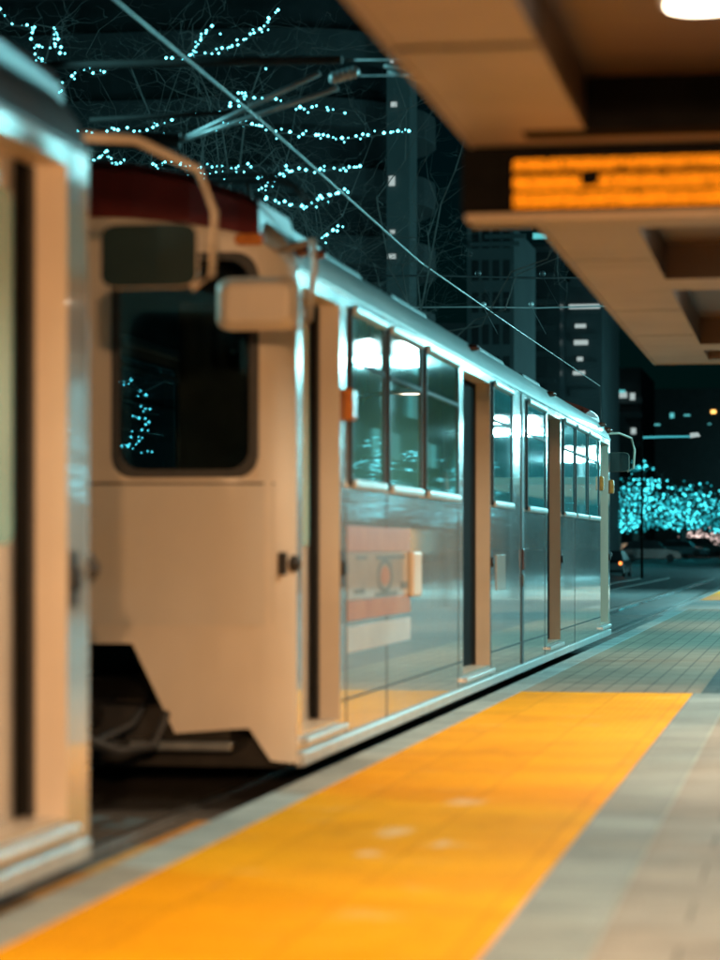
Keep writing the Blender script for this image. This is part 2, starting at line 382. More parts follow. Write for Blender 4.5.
def make_tram(side_detail=True):
    root = empty('tram_car', (TX, Y0, ZR))
    b = MB(); skins = {1: MB(), -1: MB()}; roof = MB()
    ybr = [Y0] + [v for d in doors for v in d] + [Y1]
    for sgn in (1, -1):
        x = TX + sgn * HW; xi = x - sgn * DEP
        for i in range(len(ybr) - 1):
            a, c = ybr[i], ybr[i + 1]
            if i % 2 == 0 and sgn == 1: skins[sgn].quad((x, a, ZB), (x, c, ZB), (x, c, ZG), (x, a, ZG))
            elif i % 2 == 0:
                yy_ = [a] + [v for w_ in wins if a < w_[0] < c for v in (w_[0] + .03, w_[1] - .03)] + [c]
                for k in range(len(yy_) - 1):
                    u0, u1 = yy_[k], yy_[k + 1]
                    if k % 2 == 0: skins[sgn].quad((x, u0, ZB), (x, u1, ZB), (x, u1, ZG), (x, u0, ZG))
                    else:
                        skins[sgn].quad((x, u0, ZB), (x, u1, ZB), (x, u1, WZ0 - .02), (x, u0, WZ0 - .02)); skins[sgn].quad((x, u0, WZ1 + .02), (x, u1, WZ1 + .02), (x, u1, ZG), (x, u0, ZG))
            else:
                skins[sgn].quad((x, a, ZB), (x, c, ZB), (x, c, ZD0), (x, a, ZD0))
                skins[sgn].quad((x, a, ZD1), (x, c, ZD1), (x, c, ZG), (x, a, ZG))
                for yy in (a, c): b.quad((x, yy, ZD0), (xi, yy, ZD0), (xi, yy, ZD1), (x, yy, ZD1))
                b.quad((x, a, ZD0), (x, c, ZD0), (xi, c, ZD0), (xi, a, ZD0))
                b.quad((x, a, ZD1), (x, c, ZD1), (xi, c, ZD1), (xi, a, ZD1))
        b.quad((x, Y0, ZB), (x, Y1, ZB), (x - sgn * .05, Y1, ZB - .02), (x - sgn * .05, Y0, ZB - .02))
    plan = [(0, -.38), (.2, -.378), (.25, -.377), (.345, -.374), (.48, -.366), (.61, -.356), (.8, -.335), (1.0, -.30), (1.06, -.28), (1.09, -.268), (1.12, -.255), (1.18, -.22), (1.235, -.16), (1.275, -.085), (1.295, -.03), (1.30, 0)]
    def zbot(u):
        pts = [(0, .82), (.345, .82), (.61, .27), (1.0, .30), (1.06, .30), (1.18, .10), (1.3, .07)]
        for (a, za), (c, zc) in zip(pts, pts[1:]):
            if u <= c: return za + (zc - za) * (u - a) / (c - a) if c > a else za
        return .07
    def ztop(u): return 3.44 - .13 * (u / 1.1) ** 2 if u < 1.1 else 3.31 - (u - 1.1) / .2 * .18
    prof = [(1.30, 3.13), (1.315, 3.135), (1.315, 3.15), (1.30, 3.155), (1.27, 3.25), (1.21, 3.35), (1.12, 3.43), (1.0, 3.49), (.8, 3.54), (.4, 3.58), (0, 3.60)]
    full = [(TX + u, z) for u, z in prof] + [(TX - u, z) for u, z in prof[-2::-1]]
    n = len(full); ys = [Y0, Y0 + .02, (Y0 + Y1) / 2 - .25, (Y0 + Y1) / 2 - .25, (Y0 + Y1) / 2 + .25, (Y0 + Y1) / 2 + .25, Y1 - .02, Y1]
    rv = [(x, y, z) for y in ys for x, z in full]
    roof.add(rv, [(j * n + i, j * n + i + 1, (j + 1) * n + i + 1, (j + 1) * n + i) for j in range(len(ys) - 1) for i in range(n - 1)], True)
    def roofz(u):
        for (a, za), (c, zc) in zip(prof[3:], prof[4:]):
            if c <= u <= a: return zc + (za - zc) * (u - c) / (a - c) if a > c else za
        return 3.17
    pl = [(-u, o) for u, o in plan[:0:-1]] + plan
    for end in (0, 1):
        yy = (lambda o: Y0 + o) if end == 0 else (lambda o: Y1 - o)
        vs = []
        zz = [lambda u: zbot(u), lambda u: max(zbot(u) + .02, .86), lambda u: 1.86, lambda u: 3.19 if u < 1.1 else ztop(u) - .02, lambda u: ztop(u)]
        for u, o in pl:
            for k, fz in enumerate(zz):
                vs.append((TX + u, yy(o), fz(abs(u))))
            vs.append((TX + u, yy(0 if abs(u) > 1.28 else .05), roofz(abs(u))))
        m = len(zz) + 1
        b.add(vs, [(i * m + k, (i + 1) * m + k, (i + 1) * m + k + 1, i * m + k + 1) for i in range(len(pl) - 1) for k in range(m - 1) if not (k == 2 and .25 < abs((pl[i][0] + pl[i + 1][0]) / 2) < 1.09)], True)
    skins[1].build('side_skin', M['side'], root); skins[-1].build('side_skin', M['side'], root)
    rf = roof.build('roof', M['roofpaint'], root); es = rf.modifiers.new('edges', 'EDGE_SPLIT'); es.split_angle = R(32)
    body = b.build('body', M['body'], root)
    es = body.modifiers.new('edges', 'EDGE_SPLIT'); es.split_angle = R(32)
    # floor and underframe
    b = MB(); b.box(TX - 1.2, TX + 1.2, Y0 + .2, Y1 - .2, .02, .2); b.box(TX - .9, TX + .9, Y0 - .1, Y1 + .1, .2, .42)
    for k in (.32, .62): b.box(TX - 1.1, TX + 1.1, Y0 + L * k - 1.2, Y0 + L * k + 1.2, -.1, .04)
    b.box(TX - 1.1, TX + 1.1, Y0 + .3, Y1 - .3, .42, .44)
    b.build('underframe', M['under'], root, bevel=.01)
    for fy in (.14, .5, .86):
        cy = Y0 + L * fy; bg = MB()
        for s in (-1, 1): bg.box(TX + s * .9 - .06, TX + s * .9 + .06, cy - 1.2, cy + 1.2, .0, .18)
        bg.box(TX - .9, TX + .9, cy - .15, cy + .15, .0, .16)
        bo = bg.build('bogie', M['under'], root, bevel=.015)
        for s in (-1, 1):
            for dy in (-.9, .9):
                w = MB(); w.tube([(TX + s * .66, cy + dy, ZR + .345), (TX + s * .78, cy + dy, ZR + .345)], .31, 20); w.build('wheel', M['dark_steel'], bo)
    # anticlimbers, couplers, red roof fairings, windscreens
    for end in (0, 1):
        yy = (lambda o: Y0 + o) if end == 0 else (lambda o: Y1 - o)
        b = MB(); b.prism([(TX - .95, yy(-.30), .16), (TX + .95, yy(-.30), .16), (TX + .95, yy(.3), .16), (TX - .95, yy(.3), .16)], (0, 0, .06))
        b.build('anticlimber', M['steel'], root, bevel=.01)
        b = MB(); b.tube([(TX, yy(.5), .36), (TX, yy(-1.15), .36)], [.09, .09], 12)
        b.prism([(TX - .2, yy(-1.15), .2), (TX + .2, yy(-1.15), .2), (TX + .16, yy(-1.72), .22), (TX - .16, yy(-1.72), .22)], (0, 0, .34))
        b.tube([(TX - .16, yy(-.9), .24), (TX - .3, yy(-.3), .2)], .025, 6); b.tube([(TX + .16, yy(-.9), .24), (TX + .3, yy(-.3), .2)], .025, 6)
        b.build('coupler', M['under'], root, bevel=.02)
        def fo(u):
            u = abs(u)
            for (a, oa), (c, oc) in zip(plan, plan[1:]):
                if u <= c: return oa + (oc - oa) * (u - a) / (c - a)
            return 0
        for nm, z0, z1, mt in (('belt_seam', 1.795, 1.808, 'under'), ('lower_panel', .93, 1.79, 'lower')):
            uu = [-1.2 + 2.4 * k / 24 for k in range(25)]; q = MB()
            vs = [(TX + u, yy(fo(u) - d_), z) for u in uu for z in (z0, z1) for d_ in (.006,)]
            q.add(vs, [(2 * k, 2 * k + 2, 2 * k + 3, 2 * k + 1) for k in range(24)], True); q.build(nm, M[mt], root, fix=False)
        for s in (-1, 1):
            q = MB(); q.ball((TX + s * 1.285, yy(-.05), 1.31), .055, 10, 8); q.box(TX + s * 1.24 - .03, TX + s * 1.24 + .03, min(yy(-.18), yy(-.15)), max(yy(-.18), yy(-.15)), 1.24, 1.38); q.build('cab_handle', M['rubber'], root)
            q = MB(); q.tube([(TX + s * .42, yy(-.2), .50), (TX + s * .40, yy(-.6), .34), (TX + s * .30, yy(-1.0), .26), (TX + s * .22, yy(-1.4), .32)], .022, 6)
            q.tube([(TX + s * .55, yy(-.2), .46), (TX + s * .56, yy(-.7), .22), (TX + s * .48, yy(-1.2), .22), (TX + s * .3, yy(-1.6), .36)], .03, 6)
            q.build('hose', M['rubber'], root)
        b = MB(); us = [-1.12, -1.0, -.7, -.35, 0, .35, .7, 1.0, 1.12]
        def foff(u):
            u = abs(u)
            for (a, oa), (c, oc) in zip(plan, plan[1:]):
                if u <= c: return oa + (oc - oa) * (u - a) / (c - a)
            return 0
        vs = []
        for u in us:
            q = (u / 1.12) ** 2
            zt = 3.80 - .25 * q
            vs += [(TX + u, yy(foff(u) - .02), ztop(min(abs(u), 1.09)) + .003), (TX + u * .99, yy(foff(u) + .02), zt - .06), (TX + u * .97, yy(foff(u) + .09), zt), (TX + u * .95, yy(.9), zt + .02), (TX + u * .9, yy(1.5), 3.45)]
        b.add(vs, [(i * 5 + k, (i + 1) * 5 + k, (i + 1) * 5 + k + 1, i * 5 + k + 1) for i in range(len(us) - 1) for k in range(4)], False)
        for i0 in (0, (len(us) - 1) * 5): b.add([vs[i0 + k] for k in range(5)], [(0, 1, 2, 3, 4)])
        b.build('roof_fairing', M['red'], root)
        for s in (-1, 1):
            def loop(u0, u1, w0, w1, r, d):
                out = []
                for u, w in rrect(u0, u1, w0, w1, r):
                    t = (u - .256) / (1.09 - .256)
                    out.append((TX + s * u, yy(-.392 + t * .098 - d), w))
                return out
            f = MB(); fd = Vector((0, -.02 if end == 0 else .02, 0))
            f.ring(loop(.225, 1.115, 1.835, 3.215, .13, 0), loop(.275, 1.067, 1.885, 3.165, .13, 0), fd)
            f.ring(loop(.225, 1.115, 1.835, 3.215, .13, 0), loop(.275, 1.067, 1.885, 3.165, .13, 0), -1.5 * fd)
            cn = MB()
            lo_ = loop(.225, 1.115, 1.835, 3.215, .13, -.004)
            for q4, (cu, cw) in enumerate(((1.115, 3.215), (.225, 3.215), (.225, 1.835), (1.115, 1.835))):
                arc = lo_[q4 * 6:q4 * 6 + 6]; t_ = (cu - .256) / .834
                cn.add([(TX + s * cu, yy(-.392 + t_ * .098 + .004), cw)] + arc, [(0, k, k + 1) for k in range(1, 6)])
            cn.build('corner_panel', M['body'], root)
            fr = f.build('windscreen', M['rubber'], root)
            q = MB(); q.prism(loop(.266, 1.074, 1.876, 3.174, .13, .004), (0, -.008 if end == 0 else .008, 0)); q.build('pane', M['clear'], fr)
            # headlight, amber marker light, mirror
            h = MB(); h.prism([(TX + s * u, yy(-.318), z) for u, z in rrect(.98, 1.16, 3.255, 3.325, .03, 3)], (0, -.035 if end == 0 else .035, 0)); h.build('marker_light', M['amber'], root, bevel=.01)
            h = MB(); h.ball((TX + s * 1.245, yy(.2), 3.28), .11, 10, 6, .5); h.build('side_marker_light', M['brownlens'], root)
            mr = MB(); cx, cyy, cz = TX + s * 1.29, yy(-1.1), 2.82
            outer = [(cx + u * .25, cyy, cz + w * .165) for u, w in rrect(-1, 1, -1, 1, .38, 4)]
            inner = [(cx + u * .20, cyy + (-.10 if end == 0 else .10), cz + w * .11) for u, w in rrect(-1, 1, -1, 1, .45, 4)]
            nn = len(outer)
            mr.add(outer + inner, [(i, (i + 1) % nn, nn + (i + 1) % nn, nn + i) for i in range(nn)] + [tuple(range(nn, 2 * nn)), tuple(range(nn))], False)
            mo = mr.build('mirror', M['body'], root, bevel=.02)
            # the reflecting face looks back along the car
            gl = MB(); gl.prism([(cx + u * .238, cyy, cz + w * .154) for u, w in rrect(-1, 1, -1, 1, .36, 4)], (0, .012 if end == 0 else -.012, 0)); gl.build('mirror_glass', M['mirror'], mo)
            am = MB(); am.tube([(TX + s * 1.2, yy(-.1), 3.24), (TX + s * 1.42, yy(-.35), 3.26), (TX + s * 1.58, yy(-.9), 3.20), (TX + s * 1.62, yy(-1.08), 3.02), (TX + s * 1.6, yy(-1.11), 2.72), (TX + s * 1.5, yy(-1.11), 2.66)], .019, 8)
            am.build('mirror_arm', M['body'], mo)
        b = MB(); b.box(TX - 1.1, TX + 1.1, min(yy(.0), yy(.55)), max(yy(.0), yy(.55)), 1.0, 1.62); b.build('dashboard', M['under'], root, bevel=.05)
        b = MB(); b.box(TX - .28, TX + .28, min(yy(.9), yy(1.02)), max(yy(.9), yy(1.02)), 1.1, 1.9); b.box(TX - .27, TX + .27, min(yy(.62), yy(1.0)), max(yy(.62), yy(1.0)), 1.0, 1.12); b.build('driver_seat', M['rubber'], root, bevel=.05)
        b = MB(); b.box(TX + .16 if end == 0 else TX - 1.1, TX + 1.1 if end == 0 else TX - .16, min(yy(1.55), yy(1.6)), max(yy(1.55), yy(1.6)), .95, 3.1); b.build('cab_bulkhead', M['under'], root)
    for k in range(14):
        yk = Y0 + 3 + k * 1.35
        for s in (-1, 1):
            b = MB(); b.box(TX + s * .75 - .42, TX + s * .75 + .42, yk, yk + .08, .9, 1.95); b.build('seat', M['under'], root, bevel=.03)
    b = MB(); b.tube([(TX - .55, Y0 + 1.5, 2.75), (TX - .55, Y1 - 1.5, 2.75)], .018, 6); b.tube([(TX + .55, Y0 + 1.5, 2.75), (TX + .55, Y1 - 1.5, 2.75)], .018, 6); b.build('grab_rail', M['steel'], root)
    b = MB(); b.box(TX - 1.06, TX + 1.06, Y0 + .3, Y1 - .3, .86, .9); b.build('floor', M['under'], root)
    b = MB(); b.box(TX - 1.1, TX + 1.1, Y0 + .3, Y1 - .3, 3.16, 3.19); b.build('ceiling_panel', M['under'], root)
    # side windows, doors
    for sgn in (1, -1):
        x = TX + sgn * HW
        for a, c in wins:
            f = MB(); f.ring([(x + sgn * .002, u, w) for u, w in rrect(a, c, WZ0 - .05, WZ1 + .04, .05, 3)], [(x + sgn * .002, u, w) for u, w in rrect(a + .05, c - .05, WZ0, WZ1, .04, 3)], (sgn * .02, 0, 0))
            fr = f.build('window', M['rubber'], root, bevel=.006)
            for nm, z0, z1 in (('sill', WZ0 - .07, WZ0 - .005), ('head_rail', WZ1 - .01, WZ1 + .055)):
                f = MB(); f.box(min(x + sgn * .003, x + sgn * .05), max(x + sgn * .003, x + sgn * .05), a + .06, c - .04, z0, z1); f.build(nm, M['trim'], fr, bevel=.02)
            q = MB(); q.prism([(x + sgn * .004, u, w) for u, w in rrect(a + .045, c - .045, WZ0 - .005, WZ1 + .005, .04, 3)], (sgn * .004, 0, 0)); q.build('pane', M['glass' if sgn == 1 else 'clear'], fr)
            if c - a > 1.2:
                t = MB(); xx = x + sgn * .012; t.box(min(xx, xx + sgn * .012), max(xx, xx + sgn * .012), a + .05, c - .05, WZ1 - .36, WZ1 - .33); t.build('transom', M['rubber'], fr)
        for a, c in doors:
            xi = x - sgn * DEP; mid = (a + c) / 2
            d = MB()
            for u0, u1 in ((a + .0, mid - .02), (mid + .02, c)):
                d.box(min(xi, xi - sgn * .05), max(xi, xi - sgn * .05), u0, u1, ZD0, ZD1)
            dr = d.build('door', M['door'], root)
            for u0, u1 in ((a + .03, mid - .04), (mid + .04, c - .262)):
                q = MB(); q.prism([(xi + sgn * .002, u, w) for u, w in rrect(u0, u1, 1.42, 2.9, .06, 3)], (sgn * .008, 0, 0)); q.build('pane', M['glass'], dr)
            if (a, c) in doors[1:3]: dk0 = a
            else: dk0 = c - .25
            q = MB(); q.box(min(xi + sgn * .012, xi + sgn * .02), max(xi + sgn * .012, xi + sgn * .02), dk0, c - .01, ZD0 + .02, ZD1 - .01); q.build('dark_leaf', M['blackbox'], dr)
            q = MB(); q.box(min(xi - sgn * .03, xi + sgn * .03), max(xi - sgn * .03, xi + sgn * .03), mid - .02, mid + .02, ZD0 + .01, ZD1 - .01)
            xx = xi + sgn * .01; q.box(min(xi, xx + sgn * .02), max(xi, xx + sgn * .02), c - .07, c - .002, ZD0 + .01, ZD1 - .01)
            q.build('seal', M['rubber'], dr)
            st = MB(); xa, xb = sorted((x - sgn * .1, x + sgn * .05)); st.box(xa, xb, a - .05, c + .05, ZD0 - .075, ZD0 - .03); st.build('door_step', M['trim'], root, bevel=.008)
            bt = MB(); bt.tube([(x, c + .09, 1.27), (x + sgn * .03, c + .09, 1.27)], .05, 14); bt.box(min(x, x + sgn * .006), max(x, x + sgn * .006), c + .03, c + .15, 1.15, 1.39); bt.build('door_button', M['rubber'], root)
            if sgn == 1:
                dl = MB(); dl.ball((TX + 1.235, mid + .1, 3.335), .085, 10, 6, .45); dl.build('door_lamp', M['brownlens'], root)
        # joint in the middle, skirt seams, hem
        ym = (Y0 + Y1) / 2
        j = MB(); j.box(min(x + sgn * .001, x + sgn * .01), max(x + sgn * .001, x + sgn * .01), ym - .10, ym + .10, ZB + .01, ZG - .004); j.build('articulation_joint', M['dark_steel'], root)
        s_ = MB()
        for yk in (wins[0][0] - .1, wins[2][1] + .1, wins[3][0] - .06, wins[4][1] + .06, wins[6][0] - .02, wins[1][0] - .01):
            s_.box(min(x + sgn * .001, x + sgn * .004), max(x + sgn * .001, x + sgn * .004), yk - .006, yk + .006, ZB + .01, WZ0 - .09)
        for k in range(len(doors) - 1):
            s_.box(min(x + sgn * .001, x + sgn * .005), max(x + sgn * .001, x + sgn * .005), doors[k][1] + .06, doors[k + 1][0] - .06, .36, .375)
        s_.build('panel_seam', M['dark_steel'], root)
        hm = MB(); hm.box(min(x - sgn * .02, x + sgn * .03), max(x - sgn * .02, x + sgn * .03), Y0 + .05, Y1 - .05, ZB - .03, ZB + .06); hm.build('skirt_rail', M['trim'], root, bevel=.01)
    # reflectors beside the joint and the orange lamp by the first door
    x = TX + HW; ym = (Y0 + Y1) / 2
    for z0, z1, m in ((1.17, 1.40, 'brownlens'), (.99, 1.12, 'markdark')):
        r = MB(); r.box(x + .011, x + .025, ym - .07, ym + .07, z0, z1); r.build('reflector', M[m], root, bevel=.004)
    for yy_, s0 in ((doors[0][1] + .16, 1), (Y1 - .1, 1), (doors[3][0] - .25, 1)):
        r = MB(); r.box(x, x + .07, yy_ - .05, yy_ + .13, 2.28, 2.50); r.build('side_lamp', M['amber'], root, bevel=.02)
    # livery on the first panel
    lo, hi = doors[0][1] + .26, ysd(410)
    for nm, z0, z1, m in (('orange_band', 1.38, 1.56, 'orange'), ('orange_band', .90, 1.04, 'orange'), ('white_band', .68, .86, 'white')):
        r = MB(); r.box(x + .001, x + .005, lo, hi, z0, z1); r.build(nm, M[m], root)
    r = MB(); r.box(x + .001, x + .005, lo, hi, 1.045, 1.375); em = r.build('emblem_panel', M['greypanel'], root)
    cy, cz = lo + (hi - lo) * .56, 1.20
    r = MB()
    ringo = [(x + .006, cy + .36 * math.cos(t), cz + .125 * math.sin(t)) for t in [k * 2 * math.pi / 24 for k in range(24)]]
    ringi = [(x + .006, cy + .27 * math.cos(t), cz + .095 * math.sin(t)) for t in [k * 2 * math.pi / 24 for k in range(24)]]
    r.ring(ringo, ringi, (.002, 0, 0))
    for ca, cb, cz0, cz1 in ((.12, .28, .85, .93), (.42, .9, .85, .92), (.10, .24, .12, .22), (.82, .95, .14, .3), (.4, .75, .02, .1)):
        r.box(x + .006, x + .008, lo + (hi - lo) * ca, lo + (hi - lo) * cb, 1.045 + .33 * cz0, 1.045 + .33 * cz1)
    r.build('emblem', M['markdark'], em)
    r = MB(); r.prism([(x + .006, cy + .2 * math.cos(t), cz + .07 * math.sin(t)) for t in [k * 2 * math.pi / 20 for k in range(20)]], (.002, 0, 0)); r.build('emblem_centre', M['orange'], em)
    # hatch cover beside the emblem, black rail post
    r = MB(); r.box(x + .001, x + .05, ysd(408), ysd(416), 1.02, 1.38); r.build('hatch_cover', M['body'], root, bevel=.02)
    r = MB(); r.box(x + .001, x + .008, ysd(496), ysd(505), .98, 1.34); r.build('side_hatch', M['greypanel'], root, bevel=.003)
    # roof equipment
    for fy, ln in ((.2, 2.6), (.36, 2.2), (.62, 2.4), (.8, 2.2)):
        b = MB(); cy = Y0 + L * fy; b.box(TX - .6, TX + .6, cy - ln / 2, cy + ln / 2, 3.56, 3.80)
        b.build('roof_box', M['dark_steel'], root, bevel=.04)
    return root

tram = make_tram()
tag(tram, 'pale tram car with its dark windscreens and red roof fairing showing across the gap', 'tram car', 'coupled tram cars at the platform')
near = copy_tree(tram)
YN1 = (2589.0 * 3.14 / (810.0 - 88.0) - .5456) / .98478
near.location.y = Y0 - (Y1 - YN1)
for o in [c for c in kids(near) if c.name.startswith(('side_lamp', 'side_marker', 'door_lamp'))]: bpy.data.objects.remove(o)
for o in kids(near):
    if o.name.startswith('roof') and not o.name.startswith(('roof_b', 'roof_f')): o.data = o.data.copy(); o.data.materials[0] = M['nearroof']  # near car's roof recoloured darker to imitate shade
near['label'] = 'tram car at the left edge, only its last door post and mirror in view'

# pantograph on the second car's roof
pr = empty('pantograph', (TX, Y0 + 3.2, 3.6))
tag(pr, 'dark pantograph folded down on the roof of the red topped tram car', 'pantograph')
b = MB(); b.box(TX - .7, TX + .7, Y0 + 2.5, Y0 + 3.9, 3.66, 3.74)
for sx in (-.6, .6):
    for dy in (2.6, 3.8): b.tube([(TX + sx, Y0 + dy, 3.55), (TX + sx, Y0 + dy, 3.68)], .05, 8)
b.build('base_frame', M['dark_steel'], pr)
b = MB(); b.tube([(TX, Y0 + 2.7, 3.75), (TX, Y0 + 4.4, 3.95)], .04, 8); b.build('lower_arm', M['dark_steel'], pr)
b = MB()
for q in (-1, 1): b.tube([(TX + q * .1, Y0 + 4.4, 3.95), (TX + q * .4, Y0 + 2.6, 4.06)], .022, 6)
b.build('upper_arm', M['dark_steel'], pr)
b = MB()
for dy in (-.14, .14): b.tube([(TX - .85, Y0 + 2.6 + dy, 3.92), (TX - .74, Y0 + 2.6 + dy, 4.05), (TX - .55, Y0 + 2.6 + dy, 4.1), (TX + .55, Y0 + 2.6 + dy, 4.1), (TX + .74, Y0 + 2.6 + dy, 4.05), (TX + .85, Y0 + 2.6 + dy, 3.92)], .018, 6)
b.build('collector_head', M['dark_steel'], pr)

# ------------------------------------------------------------------ overhead line
def wire_at(x, y): return PXl(x, y, TX)
b = MB(); pts = [wire_at(20, -78), wire_at(115, 0), wire_at(265, 124), wire_at(420, 262), wire_at(510, 325), wire_at(600, 386)]
zl = [q.z for q in pts]
b.tube([(TX + dx, q.y, q.z) for q, dx in zip(pts, (0, 0, 0, 0, 0, 0))], .008, 6)
tag(b.build('contact_wire', M['wire']), 'pale contact wire running diagonally down above the tram roof', 'wire')
b = MB(); b.tube([pts[-1], (TX - 1.2, 70, zl[-1] + .05), (TX - 9, 105, zl[-1] + .1)], .007, 5)  # rest of the contact wire, its unlit look put into a dark colour
tag(b.build('unlit_contact_wire', M['dark_steel']), 'thin dark wire carrying on past the tram end toward the lit trees', 'wire')
cb = empty('catenary_bracket', P(345, 80, 21))
tag(cb, 'dark catenary bracket with two teal braces rising over the red tram roof', 'bracket')
D = 21
def tubep(mb, l, r, n=8): mb.tube([P(*q) for q in l], r, n)
b = MB(); tubep(b, [(20, 66, 21.8), (342, 60, D)], .035); b.build('top_tube', M['under'], cb)
b = MB(); tubep(b, [(90, 120, 21.6), (240, 112, 21.3)], .022); tubep(b, [(60, 141, 21.4), (180, 141, 21.3)], .075); b.build('registration_tube', M['under'], cb)
for e in ((320, 73), (338, 88)):
    b = MB(); tubep(b, [(177, 142, 21.3), (e[0], e[1], D)], .022); b.build('brace', M['arm'], cb)
b = MB()
for k in range(5): b.ball(P(334 + k * 5, 78 - k * 1.5, D), .045, 8, 5, 1.2)
b.build('insulator', M['arm'], cb)
b = MB(); tubep(b, [(345, 60, D), (425, 60, 20.8), (900, 58, 19.0)], .006, 5); tubep(b, [(350, 76, D), (900, 70, 19)], .006, 5); b.build('span_wire', M['arm'], cb)
b = MB(); tubep(b, [(384, 66, 20.8), (402, 68, 20.8), (419, 80, 20.8)], .016); tubep(b, [(388, 72, 20.8), (405, 76, 20.8), (419, 82, 20.8)], .014); b.build('clamp', M['arm'], cb)
pz = P(900, 60, 19.0)
b = MB(); b.tube([(pz.x, pz.y, 0), (pz.x, pz.y, 6.2)], [.12, .08], 12)
tag(b.build('catenary_pole', M['dark_steel'], loc=(pz.x, pz.y, 0)), 'dark steel pole that holds the overhead bracket, beside the canopy', 'pole')
b = MB(); q = P(60, 141, 21.4); b.tube([(q.x - 1.5, q.y, ZR), (q.x - 1.5, q.y, 6.6)], [.13, .09], 12)
b.tube([(q.x - 1.5, q.y, 4.85), tuple(P(62, 141, 21.4))], .04, 8); b.tube([(q.x - 1.5, q.y, 5.4), tuple(P(22, 66, 21.8))], .035, 8)
tag(b.build('catenary_pole', M['dark_steel'], loc=(q.x - 1.5, q.y, ZR)), 'dark steel pole behind the tram at the left end of the bracket', 'pole')
for k, (x0, y0, x1, y1, dd, r) in enumerate(((445, 276, 640, 277, 45, .02), (470, 307, 606, 306, 52, .016))):
    b = MB(); q0, q1 = P(x0, y0, dd), P(x1, y1, dd); mid = (q0 + q1) / 2 - Vector((0, 0, .03)); b.tube([q0 - (q1 - q0) * .6, q0, mid, q1, q1 + (q1 - q0) * .8], r, 5)
    for t in ((.17, .5) if k == 0 else (.1, .45)):
        w = q0.lerp(q1, t); b.ball(w + Vector((0, 0, .05)), .06, 6, 4)
        b.tube([w, w + Vector((.35, -.5, -.6))], .008, 4)
    tag(b.build('span_wire', M['dark_steel'] if k == 0 else M['arm']), ('upper dark', 'lower pale')[k] + ' span wire crossing the track in front of the black tower', 'wire', 'span wires over the track')

# ------------------------------------------------------------------ canopy
ZS, ZC = 3.20, 3.43
EX0, EX1 = -1.47, 2.6
can = empty('station_canopy', (1.9, 12, 0))
tag(can, 'tan platform canopy with recessed brown coffers over the yellow strip', 'canopy')
def yd(d, X): return (d + X * SA) / CA               # Y of a point at view depth d and offset X
CYE = 24.9
coffs = [(-9.5, -3.2), (-2.4, 2.4), (3.1, 6.2), (7.3, 11.15), (14.35, 17.1), (17.85, 22.6), (23.3, 24.4)]
cx = [(-.95, .62), (.95, 2.3)]
b = MB(); ybr = [-10] + [v for c in coffs for v in c] + [CYE]
xbr = [EX0, cx[0][0], cx[0][1], cx[1][0], cx[1][1], EX1]
for i in range(len(ybr) - 1):
    for j in range(len(xbr) - 1):
        if i % 2 == 1 and j % 2 == 1: continue
        ya, yb = ybr[i], ybr[i + 1]
        segs = [(ya, yb)]
        if ya < 9.05 < yb and j == 0: segs = [(ya, 9.03), (9.10, yb)]
        for s0, s1 in segs:
            b.quad((xbr[j], s0, ZS), (xbr[j + 1], s0, ZS), (xbr[j + 1], s1, ZS), (xbr[j], s1, ZS))
b.build('soffit', M['soffit'], can)
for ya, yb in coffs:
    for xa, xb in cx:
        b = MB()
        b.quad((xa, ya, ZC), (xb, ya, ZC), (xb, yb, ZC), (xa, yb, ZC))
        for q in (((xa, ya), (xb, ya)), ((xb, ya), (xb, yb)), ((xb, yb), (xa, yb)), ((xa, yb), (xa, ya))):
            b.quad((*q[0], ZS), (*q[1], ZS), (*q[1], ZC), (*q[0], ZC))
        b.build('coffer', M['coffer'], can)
b = MB(); b.box(EX0, EX1, -10, CYE, ZC + .02, ZC + .22); b.build('roof_deck', M['dark_steel'], can)
b = MB(); b.box(EX0 - .03, EX0 - .002, -10, CYE, ZS - .01, ZC + .24); b.box(EX0 - .03, EX1, CYE + .002, CYE + .03, ZS - .01, ZC + .24); b.build('fascia', M['soffit'], can, bevel=.006)
b = MB(); b.box(EX0, cx[0][0], 9.02, 9.11, ZS + .03, ZC); b.build('joint', M['blackbox'], can)
for y in (1, 9.2, 17.4, 24.0):
    b = MB(); b.box(1.72, 2.02, y - .15, y + .15, .0, ZS - .002); b.box(1.64, 2.10, y - .23, y + .23, 0.003, .12); b.build('column', M['dark_steel'], can, bevel=.01)
WARM = (1.0, .80, .56); SODIUM = (1.0, .56, .27)
for k, y in enumerate((.6, 4.4, 9.35, 15.8, 19.6, 23.9)):
    for xl in (-.39,):
        t = empty('downlight', (xl, y, ZC))
        tag(t, 'round white downlight glowing in the brown canopy coffer above the sign' if k == 2 else 'round downlight recessed in a canopy coffer', 'ceiling light', 'canopy downlights')
        b = MB(); b.tube([(xl, y, ZC - .003), (xl, y, ZC - .045)], .15, 24); b.build('housing', M['trim'], t)
        b = MB(); b.tube([(xl, y, ZC - .046), (xl, y, ZC - .058)], .125, 24); b.build('lens', M['lens'], t)
        s = lamp('downlight_lamp', 'SPOT', (xl, y, ZC - .075), 640, WARM, .12, spot_size=R(154), spot_blend=.4)
for xl, y in ((1.25, -4.0), (1.25, -7.5)):
    t = empty('sodium_lamp', (xl, y, ZC)); tag(t, 'orange sodium lamp under the canopy behind the viewer', 'ceiling light', 'sodium lamps under the canopy')
    b = MB(); b.box(xl - .25, xl + .25, y - .15, y + .15, 3.12, 3.42); b.build('housing', M['dark_steel'], t, bevel=.02)
    b = MB(); b.box(xl - .2, xl + .2, y - .1, y + .1, 3.09, 3.118); b.build('lens', M['winwarm'], t)
    lamp('sodium_light', 'POINT', (xl, y, 2.95), 3600, SODIUM, .15)
